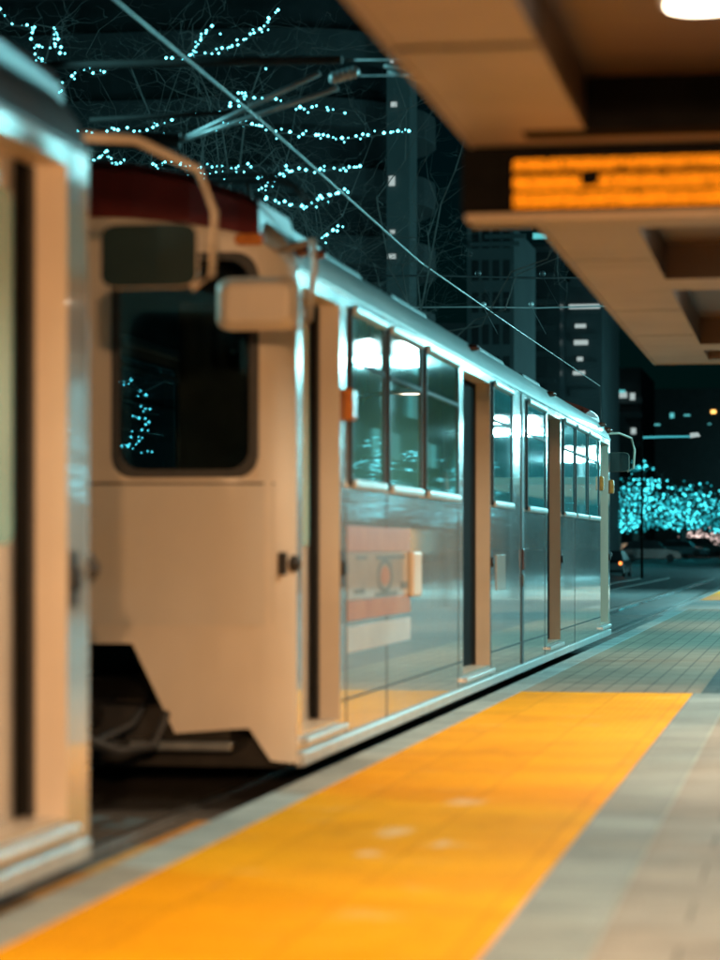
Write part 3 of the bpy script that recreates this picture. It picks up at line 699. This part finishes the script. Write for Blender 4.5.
# lamp posts added out of view to brighten the pavers past the canopy
for Y in (33, 47, 61):
    t = empty('added_lamp_post', (2.4, Y, 0)); tag(t, 'added unseen lamp post lighting the pavers beyond the canopy', 'lamp post', 'added platform lamp posts')
    b = MB(); b.tube([(2.4, Y, 0), (2.4, Y, 4.2)], [.08, .06], 12); b.tube([(2.4, Y, 4.2), (1.2, Y, 4.35)], .04, 8); b.build('post', M['dark_steel'], t)
    b = MB(); b.box(.8, 1.25, Y - .12, Y + .12, 4.3, 4.4); b.build('lamp_head', M['dark_steel'], t, bevel=.02)
    b = MB(); b.box(.84, 1.2, Y - .09, Y + .09, 4.285, 4.298); b.build('lens', M['lens'], t)
    lamp('paver_fill_light', 'SPOT', (1.0, Y, 4.25), 760, (1, .71, .42), .12, spot_size=R(112), spot_blend=.5)
b = MB()
for y in (2, 5.5, 12.6, 15.9, 19.3, 21.6): b.box(EX0 + .01, -.96, y - .003, y + .003, ZS - .003, ZS - .001)
b.build('panel_joint', M['blackbox'], can)
# the departure sign
sg = empty('departure_sign', (-.3, yd(11.3, -1), 3.2))
tag(sg, 'black hanging departure sign with three amber rows of lit text', 'display sign')
ys_ = yd(11.3, -1.0)
def szx(x, y): q = PY(x, y, ys_); return q.x, q.z
sx0, szb = szx(461, 214); sx1 = 1.0
b = MB(); b.box(sx0, sx1, ys_ + .01, ys_ + .24, szb, ZS - .004); b.build('housing', M['blackbox'], sg, bevel=.008)
b = MB(); b.box(sx0 + .02, sx1, ys_ - .01, ys_ + .25, szb - .032, szb - .002); b.build('bottom_trim', M['soffit'], sg, bevel=.006)
mx0 = szx(531, 150)[0]
b = MB(); b.box(mx0, sx1, 10.94, 11.145, ZS - .004, ZC - .003); b.build('mounting_box', M['blackbox'], sg)
lx0 = szx(513, 180)[0]; prng = random.Random(3)
for row, (ya, yb) in enumerate(((157.5, 169.5), (174.5, 188.5), (191.5, 206))):
    z1, z0 = szx(600, ya)[1], szx(600, yb)[1]
    b = MB(); pitch = (z1 - z0) / 7
    ncol = int((sx1 - .08 - lx0) / pitch); gaps = set()
    c = 3
    while c < ncol:
        c += prng.choice((4, 5, 5, 6)); gaps.add(c)
    word = {1: set(range(int(74 / 208 * .86 / pitch) , int(74 / 208 * .86 / pitch) + 9))}.get(row, set())
    for i in range(ncol):
        for j in range(7):
            if i in gaps and j not in (0, 6) and prng.random() < .3: continue
            if prng.random() < .07: continue
            if i in word and j > 1: continue
            if row == 0 and j < 1 and prng.random() < .6: continue
            xx = lx0 + (i + .5) * pitch; zz = z0 + (j + .5) * pitch; r = pitch * .46
            b.add([(xx + r * math.cos(k * math.pi / 3), ys_ + .006, zz + r * math.sin(k * math.pi / 3)) for k in range(6)], [tuple(range(6))])
    b.build('text_row', M['led'], sg)

# ------------------------------------------------------------------ street lamps (along the street beyond the platform)
TEAL = (.30, .93, 1.0)
def street_lamp(X, Y, label, power, zt=7.3, gr=.24):
    t = empty('street_lamp', (X, Y, ZR)); tag(t, label, 'street lamp', 'twin street lamps')
    b = MB(); b.tube([(X, Y, ZR), (X, Y, .8), (X, Y, zt - .3)], [.11, .09, .06], 12); b.tube([(X, Y, ZR), (X, Y, ZR + .35)], .19, 12); b.build('post', M['dark_steel'], t)
    b = MB(); b.tube([(X - .7, Y, zt - .25), (X - .5, Y, zt - .45), (X + .5, Y, zt - .45), (X + .7, Y, zt - .25)], .035, 8); b.build('arm', M['dark_steel'], t)
    for s in (-.7, .7):
        b = MB(); b.ball((X + s, Y, zt), gr, 14, 10); b.build('globe', M['globe'], t)
        b = MB(); b.tube([(X + s, Y, zt + .22), (X + s, Y, zt + .30)], [.14, .05], 10); b.build('cap', M['dark_steel'], t)
        o = lamp('street_lamp_light', 'POINT', (X + s, Y, zt - gr - .12), power, TEAL, .2)
for Y in (34, 50, 82, 118, 154):
    street_lamp(7.3, Y, 'twin globe street lamp on the street beyond the platform', 2900, 7.95 if Y == 82 else 7.3, .30 if Y > 60 else .24)
# warm shelter further up the platform
sh = empty('platform_shelter', (1.5, 90, 0)); tag(sh, 'second tan platform shelter far along the platform', 'shelter')
b = MB(); b.box(-.5, 3.2, 71, 104, 3.2, 3.4); b.build('roof', M['soffit'], sh)
for y in (72, 88, 103):
    b = MB(); b.box(1.8, 2.1, y - .15, y + .15, 0, 3.2); b.build('column', M['dark_steel'], sh)
for y in (73, 82, 91): lamp('shelter_lamp', 'SPOT', (.3, y, 3.1), 500, WARM, .15, spot_size=R(165), spot_blend=.3)

# ------------------------------------------------------------------ trees
def wig(a, b, n, k, r=rng):
    a, b = Vector(a), Vector(b); out = []; d = (b - a).length
    for i in range(n + 1):
        t = i / n; p = a.lerp(b, t)
        if 0 < i < n: p += Vector((r.uniform(-1, 1), r.uniform(-1, 1), r.uniform(-1, 1))) * k * d
        out.append(p)
    return out
def twigs(mb, path, r0, depth, r, count, ln):
    for _ in range(count):
        i = r.randrange(1, len(path)); base = path[i]
        d = Vector((r.gauss(0, 1), r.gauss(0, .8), r.gauss(.35, .55))).normalized() * ln * r.uniform(.4, 1.2)
        q = wig(base, base + d, 4, .09, r); mb.tube(q, [r0 * (1 - .8 * k / 4) for k in range(5)], 3, False)
        if depth: twigs(mb, q, r0 * .55, depth - 1, r, 3, ln * .5)
strands = [
 (0, 30, [(0, 9), (12, 24), (27, 25), (33, 30), (31, 39), (39, 46), (35, 54), (42, 59), (44, 66)]),
 (0, 29, [(54, 28), (56, 33), (58, 39), (55, 44), (61, 47), (60, 53)]),
 (0, 31, [(52, 82), (56, 98), (62, 91), (72, 76), (80, 66), (93, 73), (104, 72)]),
 (1, 30, [(129, 63), (140, 64), (152, 62), (160, 62), (172, 58), (190, 55), (205, 53), (222, 48), (232, 46)]),
 (1, 29, [(192, 54), (196, 47), (201, 40), (206, 33), (212, 26)]),
 (1, 31, [(238, 45), (246, 39), (254, 33), (260, 29), (264, 26), (269, 19), (278, 10)]),
 (1, 28, [(262, 64), (268, 61), (273, 63)]),
 (0, 30, [(66, 136), (78, 131), (92, 133), (107, 131), (118, 130), (134, 131), (147, 130), (157, 125), (172, 120)]),
 (1, 29, [(196, 113), (212, 113), (230, 106), (238, 101), (242, 93), (246, 96), (262, 98), (276, 99), (290, 104), (300, 107), (312, 107), (328, 110), (345, 113)]),
 (1, 30, [(215, 128), (228, 124), (240, 122), (252, 124), (262, 126), (276, 131), (290, 132), (303, 134), (316, 135), (328, 136), (342, 138), (356, 136), (368, 135), (384, 133), (398, 131), (409, 131)]),
 (0, 31, [(93, 160), (100, 157), (107, 151), (108, 157), (112, 163), (117, 164), (124, 160)]),
 (1, 31, [(153, 164), (165, 162), (180, 165), (190, 166), (200, 168), (212, 167), (222, 166), (236, 168), (251, 167)]),
 (1, 27, [(118, 384), (124, 382), (131, 380), (146, 395), (141, 406), (150, 409), (133, 416), (139, 418), (149, 422), (142, 430), (131, 437), (139, 441), (128, 446), (122, 446), (152, 452)]),
 (1, 32, [(188, 175), (204, 174), (216, 172), (228, 175), (244, 172)]),
 (2, 29, [(258, 178), (268, 177), (280, 174), (292, 171), (306, 170), (320, 169), (334, 168), (349, 167), (360, 166)]),
 (2, 30, [(259, 190), (266, 186), (275, 182), (284, 176), (287, 170), (286, 166)]),
 (2, 28, [(266, 199), (279, 203), (290, 205), (302, 206), (312, 203), (322, 198), (330, 195), (338, 193), (348, 192)]),
 (2, 30, [(322, 238), (327, 235), (333, 230), (338, 226)]),
]
tw = [('bare tree strung with cyan lights at the far left above the near tram car', 20, 30.5), ('wide bare tree strung with cyan lights behind the overhead bracket', 190, 30.3), ('bare tree with cyan light loops just over the red tram roof edge', 395, 30)]
for ti, (lab, tx, td) in enumerate(tw):
    r = random.Random(20 + ti)
    base = P(tx, 549, td); base.z = ZR
    t = empty('bare_tree', base); tag(t, lab, 'tree', 'trees wrapped in cyan lights')
    zt = 3.6
    b = MB(); top = Vector((base.x + .15, base.y + .1, zt)); b.tube(wig(base, top, 5, .015, r), [.2, .17, .155, .145, .135, .12], 10); b.build('trunk', M['bark'], t)
    cr = MB()
    heads = [s for s in strands if s[0] == ti]
    for si, (_, d, pts) in enumerate(heads):
        sr = random.Random(ti * 50 + si)
        path = []
        for k, (x, y) in enumerate(pts):
            path.append(P(x, y, d + .5 * math.sin(k * .7 + si) + sr.uniform(-.12, .12)))
        hub = top + Vector((r.uniform(-.1, .1), r.uniform(-.1, .1), -.2 + .25 * si / max(1, len(heads))))
        limb = wig(hub, path[0], 6, .05, r)
        cr.tube(limb, [.022 - .0025 * k for k in range(7)], 5, False)
        cr.tube([q - Vector((0, 0, .02)) for q in path], [.010 - .006 * k / len(path) for k in range(len(path))], 4, False)
        twigs(cr, limb[2:], .007, 1, r, 9, 1.1); twigs(cr, path, .005, 1, r, 6, .7)
        lb = MB(); lr = random.Random(si)
        for k, q in enumerate(path):
            lb.star(q, lr.uniform(.012, .023))
            if k + 1 < len(path):
                for u in ([.5] if lr.random() < .8 else [.33, .7]):
                    q2 = q.lerp(path[k + 1], u) + Vector((lr.uniform(-.03, .03), lr.uniform(-.1, .1), lr.uniform(-.035, .035))); lb.star(q2, lr.uniform(.008, .02))
            if lr.random() < .35:
                q3 = q + Vector((lr.uniform(-.08, .08), lr.uniform(-.1, .1), lr.uniform(-.09, .02))); lb.star(q3, .011)
        lb.build('light_string', M['bulb'], t)
    for _ in range(12):
        e = top + Vector((r.uniform(-2.6, 2.6), r.uniform(-1.5, 1.5), r.uniform(.8, 4.2)))
        limb = wig(top, e, 6, .06, r); cr.tube(limb, [.014 - .0018 * k for k in range(7)], 4, False); twigs(cr, limb, .0045, 2, r, 6, 1.1)
    cr.build('crown', M['bark'], t)

def far_tree(x, y, d, w, h, ybase, label, bulbmat, nstr, nb, seed, size):
    r = random.Random(seed); c = P(x, y, d); base = Vector((c.x, c.y, .5))
    W, Hh = w / F * d, h / F * d
    t = empty('lit_tree', base); tag(t, label, 'tree', 'far trees wrapped in lights')
    b = MB(); crot = Vector((c.x, c.y, c.z - Hh * .55)); b.tube(wig(base, crot, 4, .01, r), [.38, .33, .3, .28, .26], 8); b.build('trunk', M['bark'], t)
    cr = MB()
    for i in range(nstr):
        a = r.uniform(0, 2 * math.pi); el = r.uniform(-.55, 1.0)
        rad = math.sqrt(max(.05, 1 - el * el * .9)) * r.uniform(.75, 1.05)
        e = c + Vector((math.cos(a) * W * rad, math.sin(a) * W * .7 * rad, el * Hh * r.uniform(.8, 1.05)))
        limb = wig(crot, e, 7, .07, r); cr.tube(limb, [.16 - .02 * k for k in range(8)], 4, False)
        twigs(cr, limb, .03, 1, r, 4, 1.6)
        lb = MB()
        for k in range(nb):
            u = r.uniform(.25, 1) * 6.999; k0 = int(u); q = limb[k0].lerp(limb[min(k0 + 1, 7)], u - k0)
            q = q + Vector((r.gauss(0, 1) * .55, r.gauss(0, 1) * .5, r.gauss(0, 1) * .16)); lb.star(q, size * r.uniform(.4, 1.2))
        lb.build('light_string', M['dimbulb'] if bulbmat == M['farbulb'] and i % 5 > 1 else bulbmat, t)
    cr.build('crown', M['bark'], t)
far_tree(636, 508, 215, 42, 38, 560, 'largest far tree thick with cyan lights beside the tram end', M['farbulb'], 50, 20, 1, .10)
far_tree(684, 512, 235, 40, 32, 558, 'far tree thick with cyan lights right of the largest one', M['farbulb'], 46, 18, 2, .10)
far_tree(735, 516, 250, 36, 28, 556, 'far cyan lit tree cut by the right edge of the view', M['farbulb'], 36, 16, 3, .10)
far_tree(617, 520, 190, 20, 20, 560, 'small far cyan lit tree tucked behind the tram end', M['farbulb'], 20, 14, 4, .085)
far_tree(705, 536, 262, 20, 9, 556, 'low far tree with pinkish white lights behind parked cars', M['whitebulb'], 16, 14, 5, .08)
far_tree(644, 466, 300, 14, 7, 550, 'far tree top of cyan lights above the main lit trees', M['farbulb'], 6, 6, 6, .12)

# trees along the street right of the platform
for k, (X, Y) in enumerate(((12, 64), (12, 104), (12.5, 138))):
    r = random.Random(60 + k); base = Vector((X, Y, ZR)); t = empty('street_tree', base); tag(t, 'bare street tree with cyan lights beyond the platform', 'tree', 'street trees beyond the platform')
    b = MB(); top = base + Vector((0, 0, 2.6)); b.tube(wig(base, top, 4, .02, r), [.18, .16, .15, .14, .12], 8); b.build('trunk', M['bark'], t)
    cr, lb = MB(), MB()
    for i in range(22):
        a = r.uniform(0, 6.28); e = top + Vector((math.cos(a) * r.uniform(1, 3), math.sin(a) * r.uniform(1, 3), r.uniform(.6, 4)))
        limb = wig(top, e, 6, .06, r); cr.tube(limb, [.07 - .01 * j for j in range(7)], 4, False)
        for j in range(12):
            u = r.uniform(.2, 1) * 5.99; lb.star(limb[int(u)].lerp(limb[int(u) + 1], u % 1) + Vector((r.gauss(0, .1), r.gauss(0, .1), r.gauss(0, .08))), .04)
    cr.build('crown', M['bark'], t); lb.build('light_string', M['bulb'], t)

# ------------------------------------------------------------------ buildings
def lit(root, Y, rects, m, name='window'):
    for x0, y0, x1, y1 in rects:
        a, c = PY(x0, y1, Y), PY(x1, y0, Y)
        b = MB(); b.box(a.x, c.x, Y - .06, Y - .01, a.z, c.z); b.build(name, M[m], root)
# curved balcony tower
BY = 118.0
lft, rgt = PY(-40, 0, BY).x, PY(412, 0, BY).x
bt = empty('balcony_tower', (rgt - 12, BY, 0)); tag(bt, 'dark tower with curved balcony bands behind the light strung trees', 'building')
def stad(x1, rad, y0, x0, n=12):
    pts = [(x0, y0 + 2 * rad), (x0, y0)]
    for k in range(n + 1):
        a = -math.pi / 2 + math.pi * k / n; pts.append((x1 - rad + rad * math.cos(a), y0 + rad + rad * math.sin(a)))
    return pts
core = MB(); core.prism([(x, y, 0) for x, y in stad(rgt - 1.2, 6.2, BY + 1.2, lft)], (0, 0, 42)); core.build('wall', M['b_black'], bt)
pitch = 3.25
for k in range(13):
    z = 2 + k * pitch
    s = MB(); s.prism([(x, y, z) for x, y in stad(rgt, 7.4, BY, lft)], (0, 0, 1.35)); s.build('balcony', M['b_dark'], bt, bevel=.05)
stx = PY(388, 100, BY).x
s = MB(); s.prism([(x, y, 0) for x, y in [(stx, BY - .4), (stx + 1.1, BY - .5), (stx + 1.25, BY + .8), (stx, BY + .8)]], (0, 0, 42)); s.build('pier', M['b_teal'], bt)
lit(bt, BY - .55, [(389, 176, 395, 186), (391, 102, 397, 107), (390, 230, 395, 234), (388, 254, 396, 259), (390, 60, 394, 63)], 'winw')
# far lamp hanging at top
for k, (x0, y0, x1, y1, lab) in enumerate(((378, 4, 417, 17, ''),)): pass
bl = empty('slab_building', PY(490, 549, 150)); tag(bl, 'plain teal grey slab building left of the black tower', 'building')
a, c = PY(432, 380, 150), PY(514, 226, 150)
b = MB(); b.box(a.x, PY(466, 0, 150).x, 150, 158, 0, PY(0, 330, 150).z); b.build('annexe', M['b_dark'], bl)
b = MB(); b.box(PY(467, 0, 150).x, c.x, 150, 162, 0, c.z); b.build('wall', M['b_teal'], bl)
b = MB()
for k in range(3): b.box(PY(470, 0, 150).x + k * .9, PY(520, 0, 150).x + k * .35, 149.6 + k * .1, 150, c.z - 1.2 + k * .45, c.z - .95 + k * .45)
b.build('cornice', M['b_teal'], bl)
b = MB()
for fl in range(9):
    for q in range(4): b.box(PY(472, 0, 150).x + q * .62, PY(472, 0, 150).x + q * .62 + .4, 149.94, 149.99, 4 + fl * 1.9, 5.2 + fl * 1.9)
b.build('window_row', M['b_black'], bl)
bk = empty('black_tower', PY(560, 549, 170)); tag(bk, 'black tower with a few lit windows above the tram roof end', 'building')
c0, c1 = PY(513, 244, 170), PY(560, 244, 170)
b = MB(); b.box(c0.x, c1.x, 170, 184, 0, c0.z); b.build('wall', M['b_black'], bk)
c2 = PY(602, 300, 174)
b = MB(); b.box(c1.x + .02, c2.x, 174, 190, 0, PY(580, 282, 174).z); b.build('wing', M['b_dark'], bk)
b = MB()
for k in range(9): b.box(c0.x + .4, c1.x - .3, 169.86, 170, 9 + k * 1.75, 9.35 + k * 1.75)
for k in range(8): b.box(c1.x + .3, c2.x - .2, 173.86, 174, 8 + k * 1.9, 8.5 + k * 1.9)
b.build('floor_band', M['b_dark'], bk)
lit(bk, 169.8, [(533, 233, 548, 239)], 'winteal', 'sign_lamp')
lit(bk, 173.8, [(569, 304, 600, 309), (575, 324, 586, 328), (574, 340, 588, 345), (577, 357, 583, 361), (573, 371, 585, 375)], 'winw')
bg = empty('garage_building', PY(620, 549, 340)); tag(bg, 'grey stepped building with bright windows beside the tram end', 'building')
g0, g1 = PY(596, 400, 340), PY(641, 400, 340)
b = MB(); b.box(PY(560, 0, 340).x, g1.x, 340, 370, 0, PY(600, 368, 340).z); b.build('wall', M['b_dark'], bg)
b = MB()
for yk in (404, 418, 446): b.box(PY(560, 0, 340).x, g1.x + .2, 339.5, 340, PY(0, yk + 6, 340).z, PY(0, yk, 340).z)
b.build('ledge', M['b_teal'], bg)
q0 = PY(600, 445, 338); q1 = PY(633, 414, 338)
b = MB(); b.prism([PY(598, 400, 338.6), PY(606, 412, 338.6), PY(622, 416, 338.6), PY(634, 432, 338.6), PY(636, 470, 338.6), PY(598, 470, 338.6)], (0, 1, 0)); b.build('ramp_wall', M['b_teal'], bg)
lit(bg, 338.4, [(610, 392, 627, 398), (630, 393, 635, 400), (631, 428, 636, 434), (604, 392, 609, 397)], 'winw')
lit(bg, 338.4, [(612, 390, 625, 393), (589, 366, 594, 372), (600, 367, 604, 371)], 'winteal')
# dark far block with scattered lights
bf = empty('distant_block', PY(690, 549, 420)); tag(bf, 'distant dark block with scattered small lights above the lit trees', 'building')
b = MB(); b.box(PY(640, 0, 420).x, PY(905, 0, 420).x, 420, 440, 0, PY(0, 396, 420).z); b.build('wall', M['b_black'], bf)
lit(bf, 419.8, [(670, 413, 674, 418), (644, 412, 648, 414), (653, 424, 660, 425.5), (684, 414.5, 690, 416), (632, 418.5, 637, 420), (708, 423.5, 711, 424.5)], 'winteal')
lit(bf, 419.8, [(711, 410, 716, 413.5)], 'winwarm', 'warm_lamp')
# facade across the street to the right of the platform
fb = empty('street_facade', (24, 110, 0)); tag(fb, 'long office facade with rows of lit windows across the street', 'building')
b = MB(); b.box(24, 34, 36, 210, ZR, 19); b.build('wall', M['b_teal'], fb)
r = random.Random(5)
for fl in range(5):
    for m in ('wincold', 'winteal', 'winwarm'):
        b = MB()
        for k in range(54):
            rr = r.random()
            if (m == 'wincold' and rr < .45) or (m == 'winteal' and .45 < rr < .62) or (m == 'winwarm' and fl == 0 and rr > .93):
                y = 38 + k * 3.15; b.box(23.93, 23.99, y, y + 2.1, 1 + fl * 3.5, 2.9 + fl * 3.5)
        if b.v: b.build('window_row', M[m], fb)

# lamp arm over the lit trees
la = empty('mast_arm_lamp', P(642, 549, 120)); tag(la, 'long armed street light above the cyan lit trees', 'street lamp')
b = MB(); q = P(642, 437, 120); b.tube([(q.x, q.y, .0), (q.x, q.y, q.z + .3)], [.07, .05], 10); b.build('post', M['blackbox'], la)
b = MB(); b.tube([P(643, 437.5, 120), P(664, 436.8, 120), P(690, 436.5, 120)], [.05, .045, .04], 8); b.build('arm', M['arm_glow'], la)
b = MB(); b.prism([P(690, 437.5, 120), P(700, 436, 120), P(698, 432.5, 120), P(690, 433, 120)], (0, .5, 0)); b.build('lamp_head', M['winw'], la, bevel=.02)
# ------------------------------------------------------------------ parked cars
def car(x, ybot, d, yaw, mat, label, tall=1.0, front='head', length=4.6):
    c = P(x, ybot, d); base = Vector((c.x, c.y, c.z))
    t = empty('parked_car', base); tag(t, label, 'car', 'cars parked along the far street')
    cs, sn = math.cos(yaw), math.sin(yaw)
    def T(lx, ly, lz): return (base.x + lx * cs - ly * sn, base.y + lx * sn + ly * cs, base.z + lz)
    l = length / 2; h = tall
    low = [(-l, .35), (-l + .05, .82 * h), (-l + .5, .95 * h), (l - 1.3, .95 * h), (l - .25, .78 * h), (l, .55), (l, .3), (l - .3, .24), (-l + .3, .24)]
    b = MB(); b.prism([T(u, -.88, w) for u, w in low], Vector(T(0, .88, 0)) - Vector(T(0, -.88, 0))); b.build('body', mat, t, bevel=.06)
    cab = [(-l + .25, .95 * h), (-l + .75, 1.42 * h), (-l + 1.1, 1.47 * h), (.35, 1.47 * h), (.6, 1.42 * h), (l - 1.25, .95 * h)]
    cb_ = MB(); n = len(cab)
    v = [T(u, -.86 + .22 * (w - .95 * h) / (.5 * h), w) for u, w in cab] + [T(u, .86 - .22 * (w - .95 * h) / (.5 * h), w) for u, w in cab]
    cb_.add(v, [tuple(range(n)), tuple(range(n, 2 * n))[::-1]] + [(i, (i + 1) % n, n + (i + 1) % n, n + i) for i in range(n)]); cb_.build('window', M['b_black'], t, bevel=.03)
    rf = MB(); rf.prism([T(u, -.66, w) for u, w in ((-l + .8, 1.46 * h), (.5, 1.46 * h), (.4, 1.50 * h), (-l + 1.0, 1.50 * h))], Vector(T(0, .66, 0)) - Vector(T(0, -.66, 0))); rf.build('roof', mat, t, bevel=.02)
    for u in (-l + .85, l - .9):
        for s in (-1, 1):
            w = MB(); w.tube([T(u, s * .72, .33), T(u, s * .92, .33)], .33, 16); w.build('wheel', M['tyre'], t)
    for s in (-1, 1):
        hl = MB(); hl.ball(T(l - .1, s * .62, .66 * h), .11, 8, 6); hl.build('headlight', M['carsilver'] if front != 'head' else M['head'], t)
        tl = MB(); tl.box(0, 0, 0, 0, 0, 0) if False else tl.ball(T(-l + .02, s * .68, .78 * h), .09, 8, 6); tl.build('tail_light', M['tail'] if front == 'tail' else M['brownlens'], t)
    return t
car(613, 576.5, 148, R(88), M['carpaint'], 'dark car seen from behind with an amber lamp beside the tram end', 1.0, 'tail')
car(651, 562, 205, R(2), M['carpaint'], 'dark estate car side on, nearest of the parked row', 1.15, 'none', 4.9)
car(683, 557, 232, R(-8), M['carblue'], 'blue grey car parked right of the dark estate car', 1.0, 'none')
car(641, 553, 250, R(4), M['carblue'], 'dim car half hidden behind the dark estate car', 1.05, 'none')
car(701, 554, 255, R(-12), M['carpaint'], 'dark car parked between the blue grey car and the silver one', 1.1, 'none')
car(722, 553, 270, R(-15), M['carsilver'], 'silver car with bright headlights at the right edge', 1.05, 'head')
# street lights that light the far street, plus one added left of the trams
def far_lamp(x, d, label, power=5000):
    q = P(x, 549, d); X, Y = q.x, q.y; z = 8.0
    t = empty('street_lamp', (X, Y, 0)); tag(t, label, 'street lamp', 'single street lamps')
    b = MB(); b.tube([(X, Y, ZR), (X, Y, z)], [.12, .07], 10); b.tube([(X, Y, z), (X - .5, Y - .8, z + .2)], .05, 8); b.build('post', M['dark_steel'], t)
    b = MB(); b.ball((X - .5, Y - .85, z + .12), .16, 10, 6, .5); b.build('lamp_head', M['globe'], t)
    lamp('far_street_light', 'POINT', (X - .5, Y - .85, z - .15), power, TEAL, .2)
far_lamp(770, 88, 'single street lamp on the road beyond the right edge')
far_lamp(790, 170, 'farther single street lamp on the road beyond the right edge')
far_lamp(-60, 62, 'single street lamp behind the trams at the far left')

far_lamp(810 - 2589 * 15 / 22, 22, 'added unseen street lamp left of the trams, lighting the bracket braces', 4200)  # lamp added out of view to turn the bracket braces teal

# ------------------------------------------------------------------ night sky and moonlight
w = bpy.data.worlds.new('World'); sc.world = w; w.use_nodes = True
nt = w.node_tree; bg_ = nt.nodes['Background']
sky = nt.nodes.new('ShaderNodeTexSky'); sky.sky_type = 'NISHITA'; sky.sun_disc = False
sky.sun_elevation = R(24); sky.sun_rotation = R(200)
mx = nt.nodes.new('ShaderNodeMix'); mx.data_type = 'RGBA'; mx.blend_type = 'MULTIPLY'; mx.inputs[0].default_value = 1
nt.links.new(sky.outputs[0], mx.inputs[6]); mx.inputs[7].default_value = (.06, .70, .72, 1)
nt.links.new(mx.outputs[2], bg_.inputs['Color']); bg_.inputs['Strength'].default_value = .0011
sun = lamp('moon', 'SUN', (0, 0, 50), .035, (.45, .9, 1.0)); sun.data.angle = R(.5)
sun.rotation_euler = (R(66), 0, R(20))

# ------------------------------------------------------------------ camera
cam = bpy.data.cameras.new('camera'); co = bpy.data.objects.new('camera', cam); COL.objects.link(co)
co.location = (0, 0, H); co.rotation_euler = (R(90), 0, A)
cam.sensor_fit = 'HORIZONTAL'; cam.sensor_width = 36; cam.lens = 36 * F / 720; cam.shift_y = (HY - 480) / 720
cam.clip_end = 2000; cam.clip_start = .05
cam.dof.use_dof = True; cam.dof.focus_distance = 42; cam.dof.aperture_fstop = cam.lens / 1000 / .068; cam.dof.aperture_blades = 0
sc.camera = co
sc.view_settings.view_transform = 'Standard'; sc.view_settings.look = 'None'; sc.view_settings.exposure = 0; sc.view_settings.gamma = 1
sc.render.engine = 'CYCLES'
sc.cycles.use_denoising = True
sc.cycles.max_bounces = 6; sc.cycles.diffuse_bounces = 3; sc.cycles.glossy_bounces = 4
sc.cycles.sample_clamp_indirect = 6
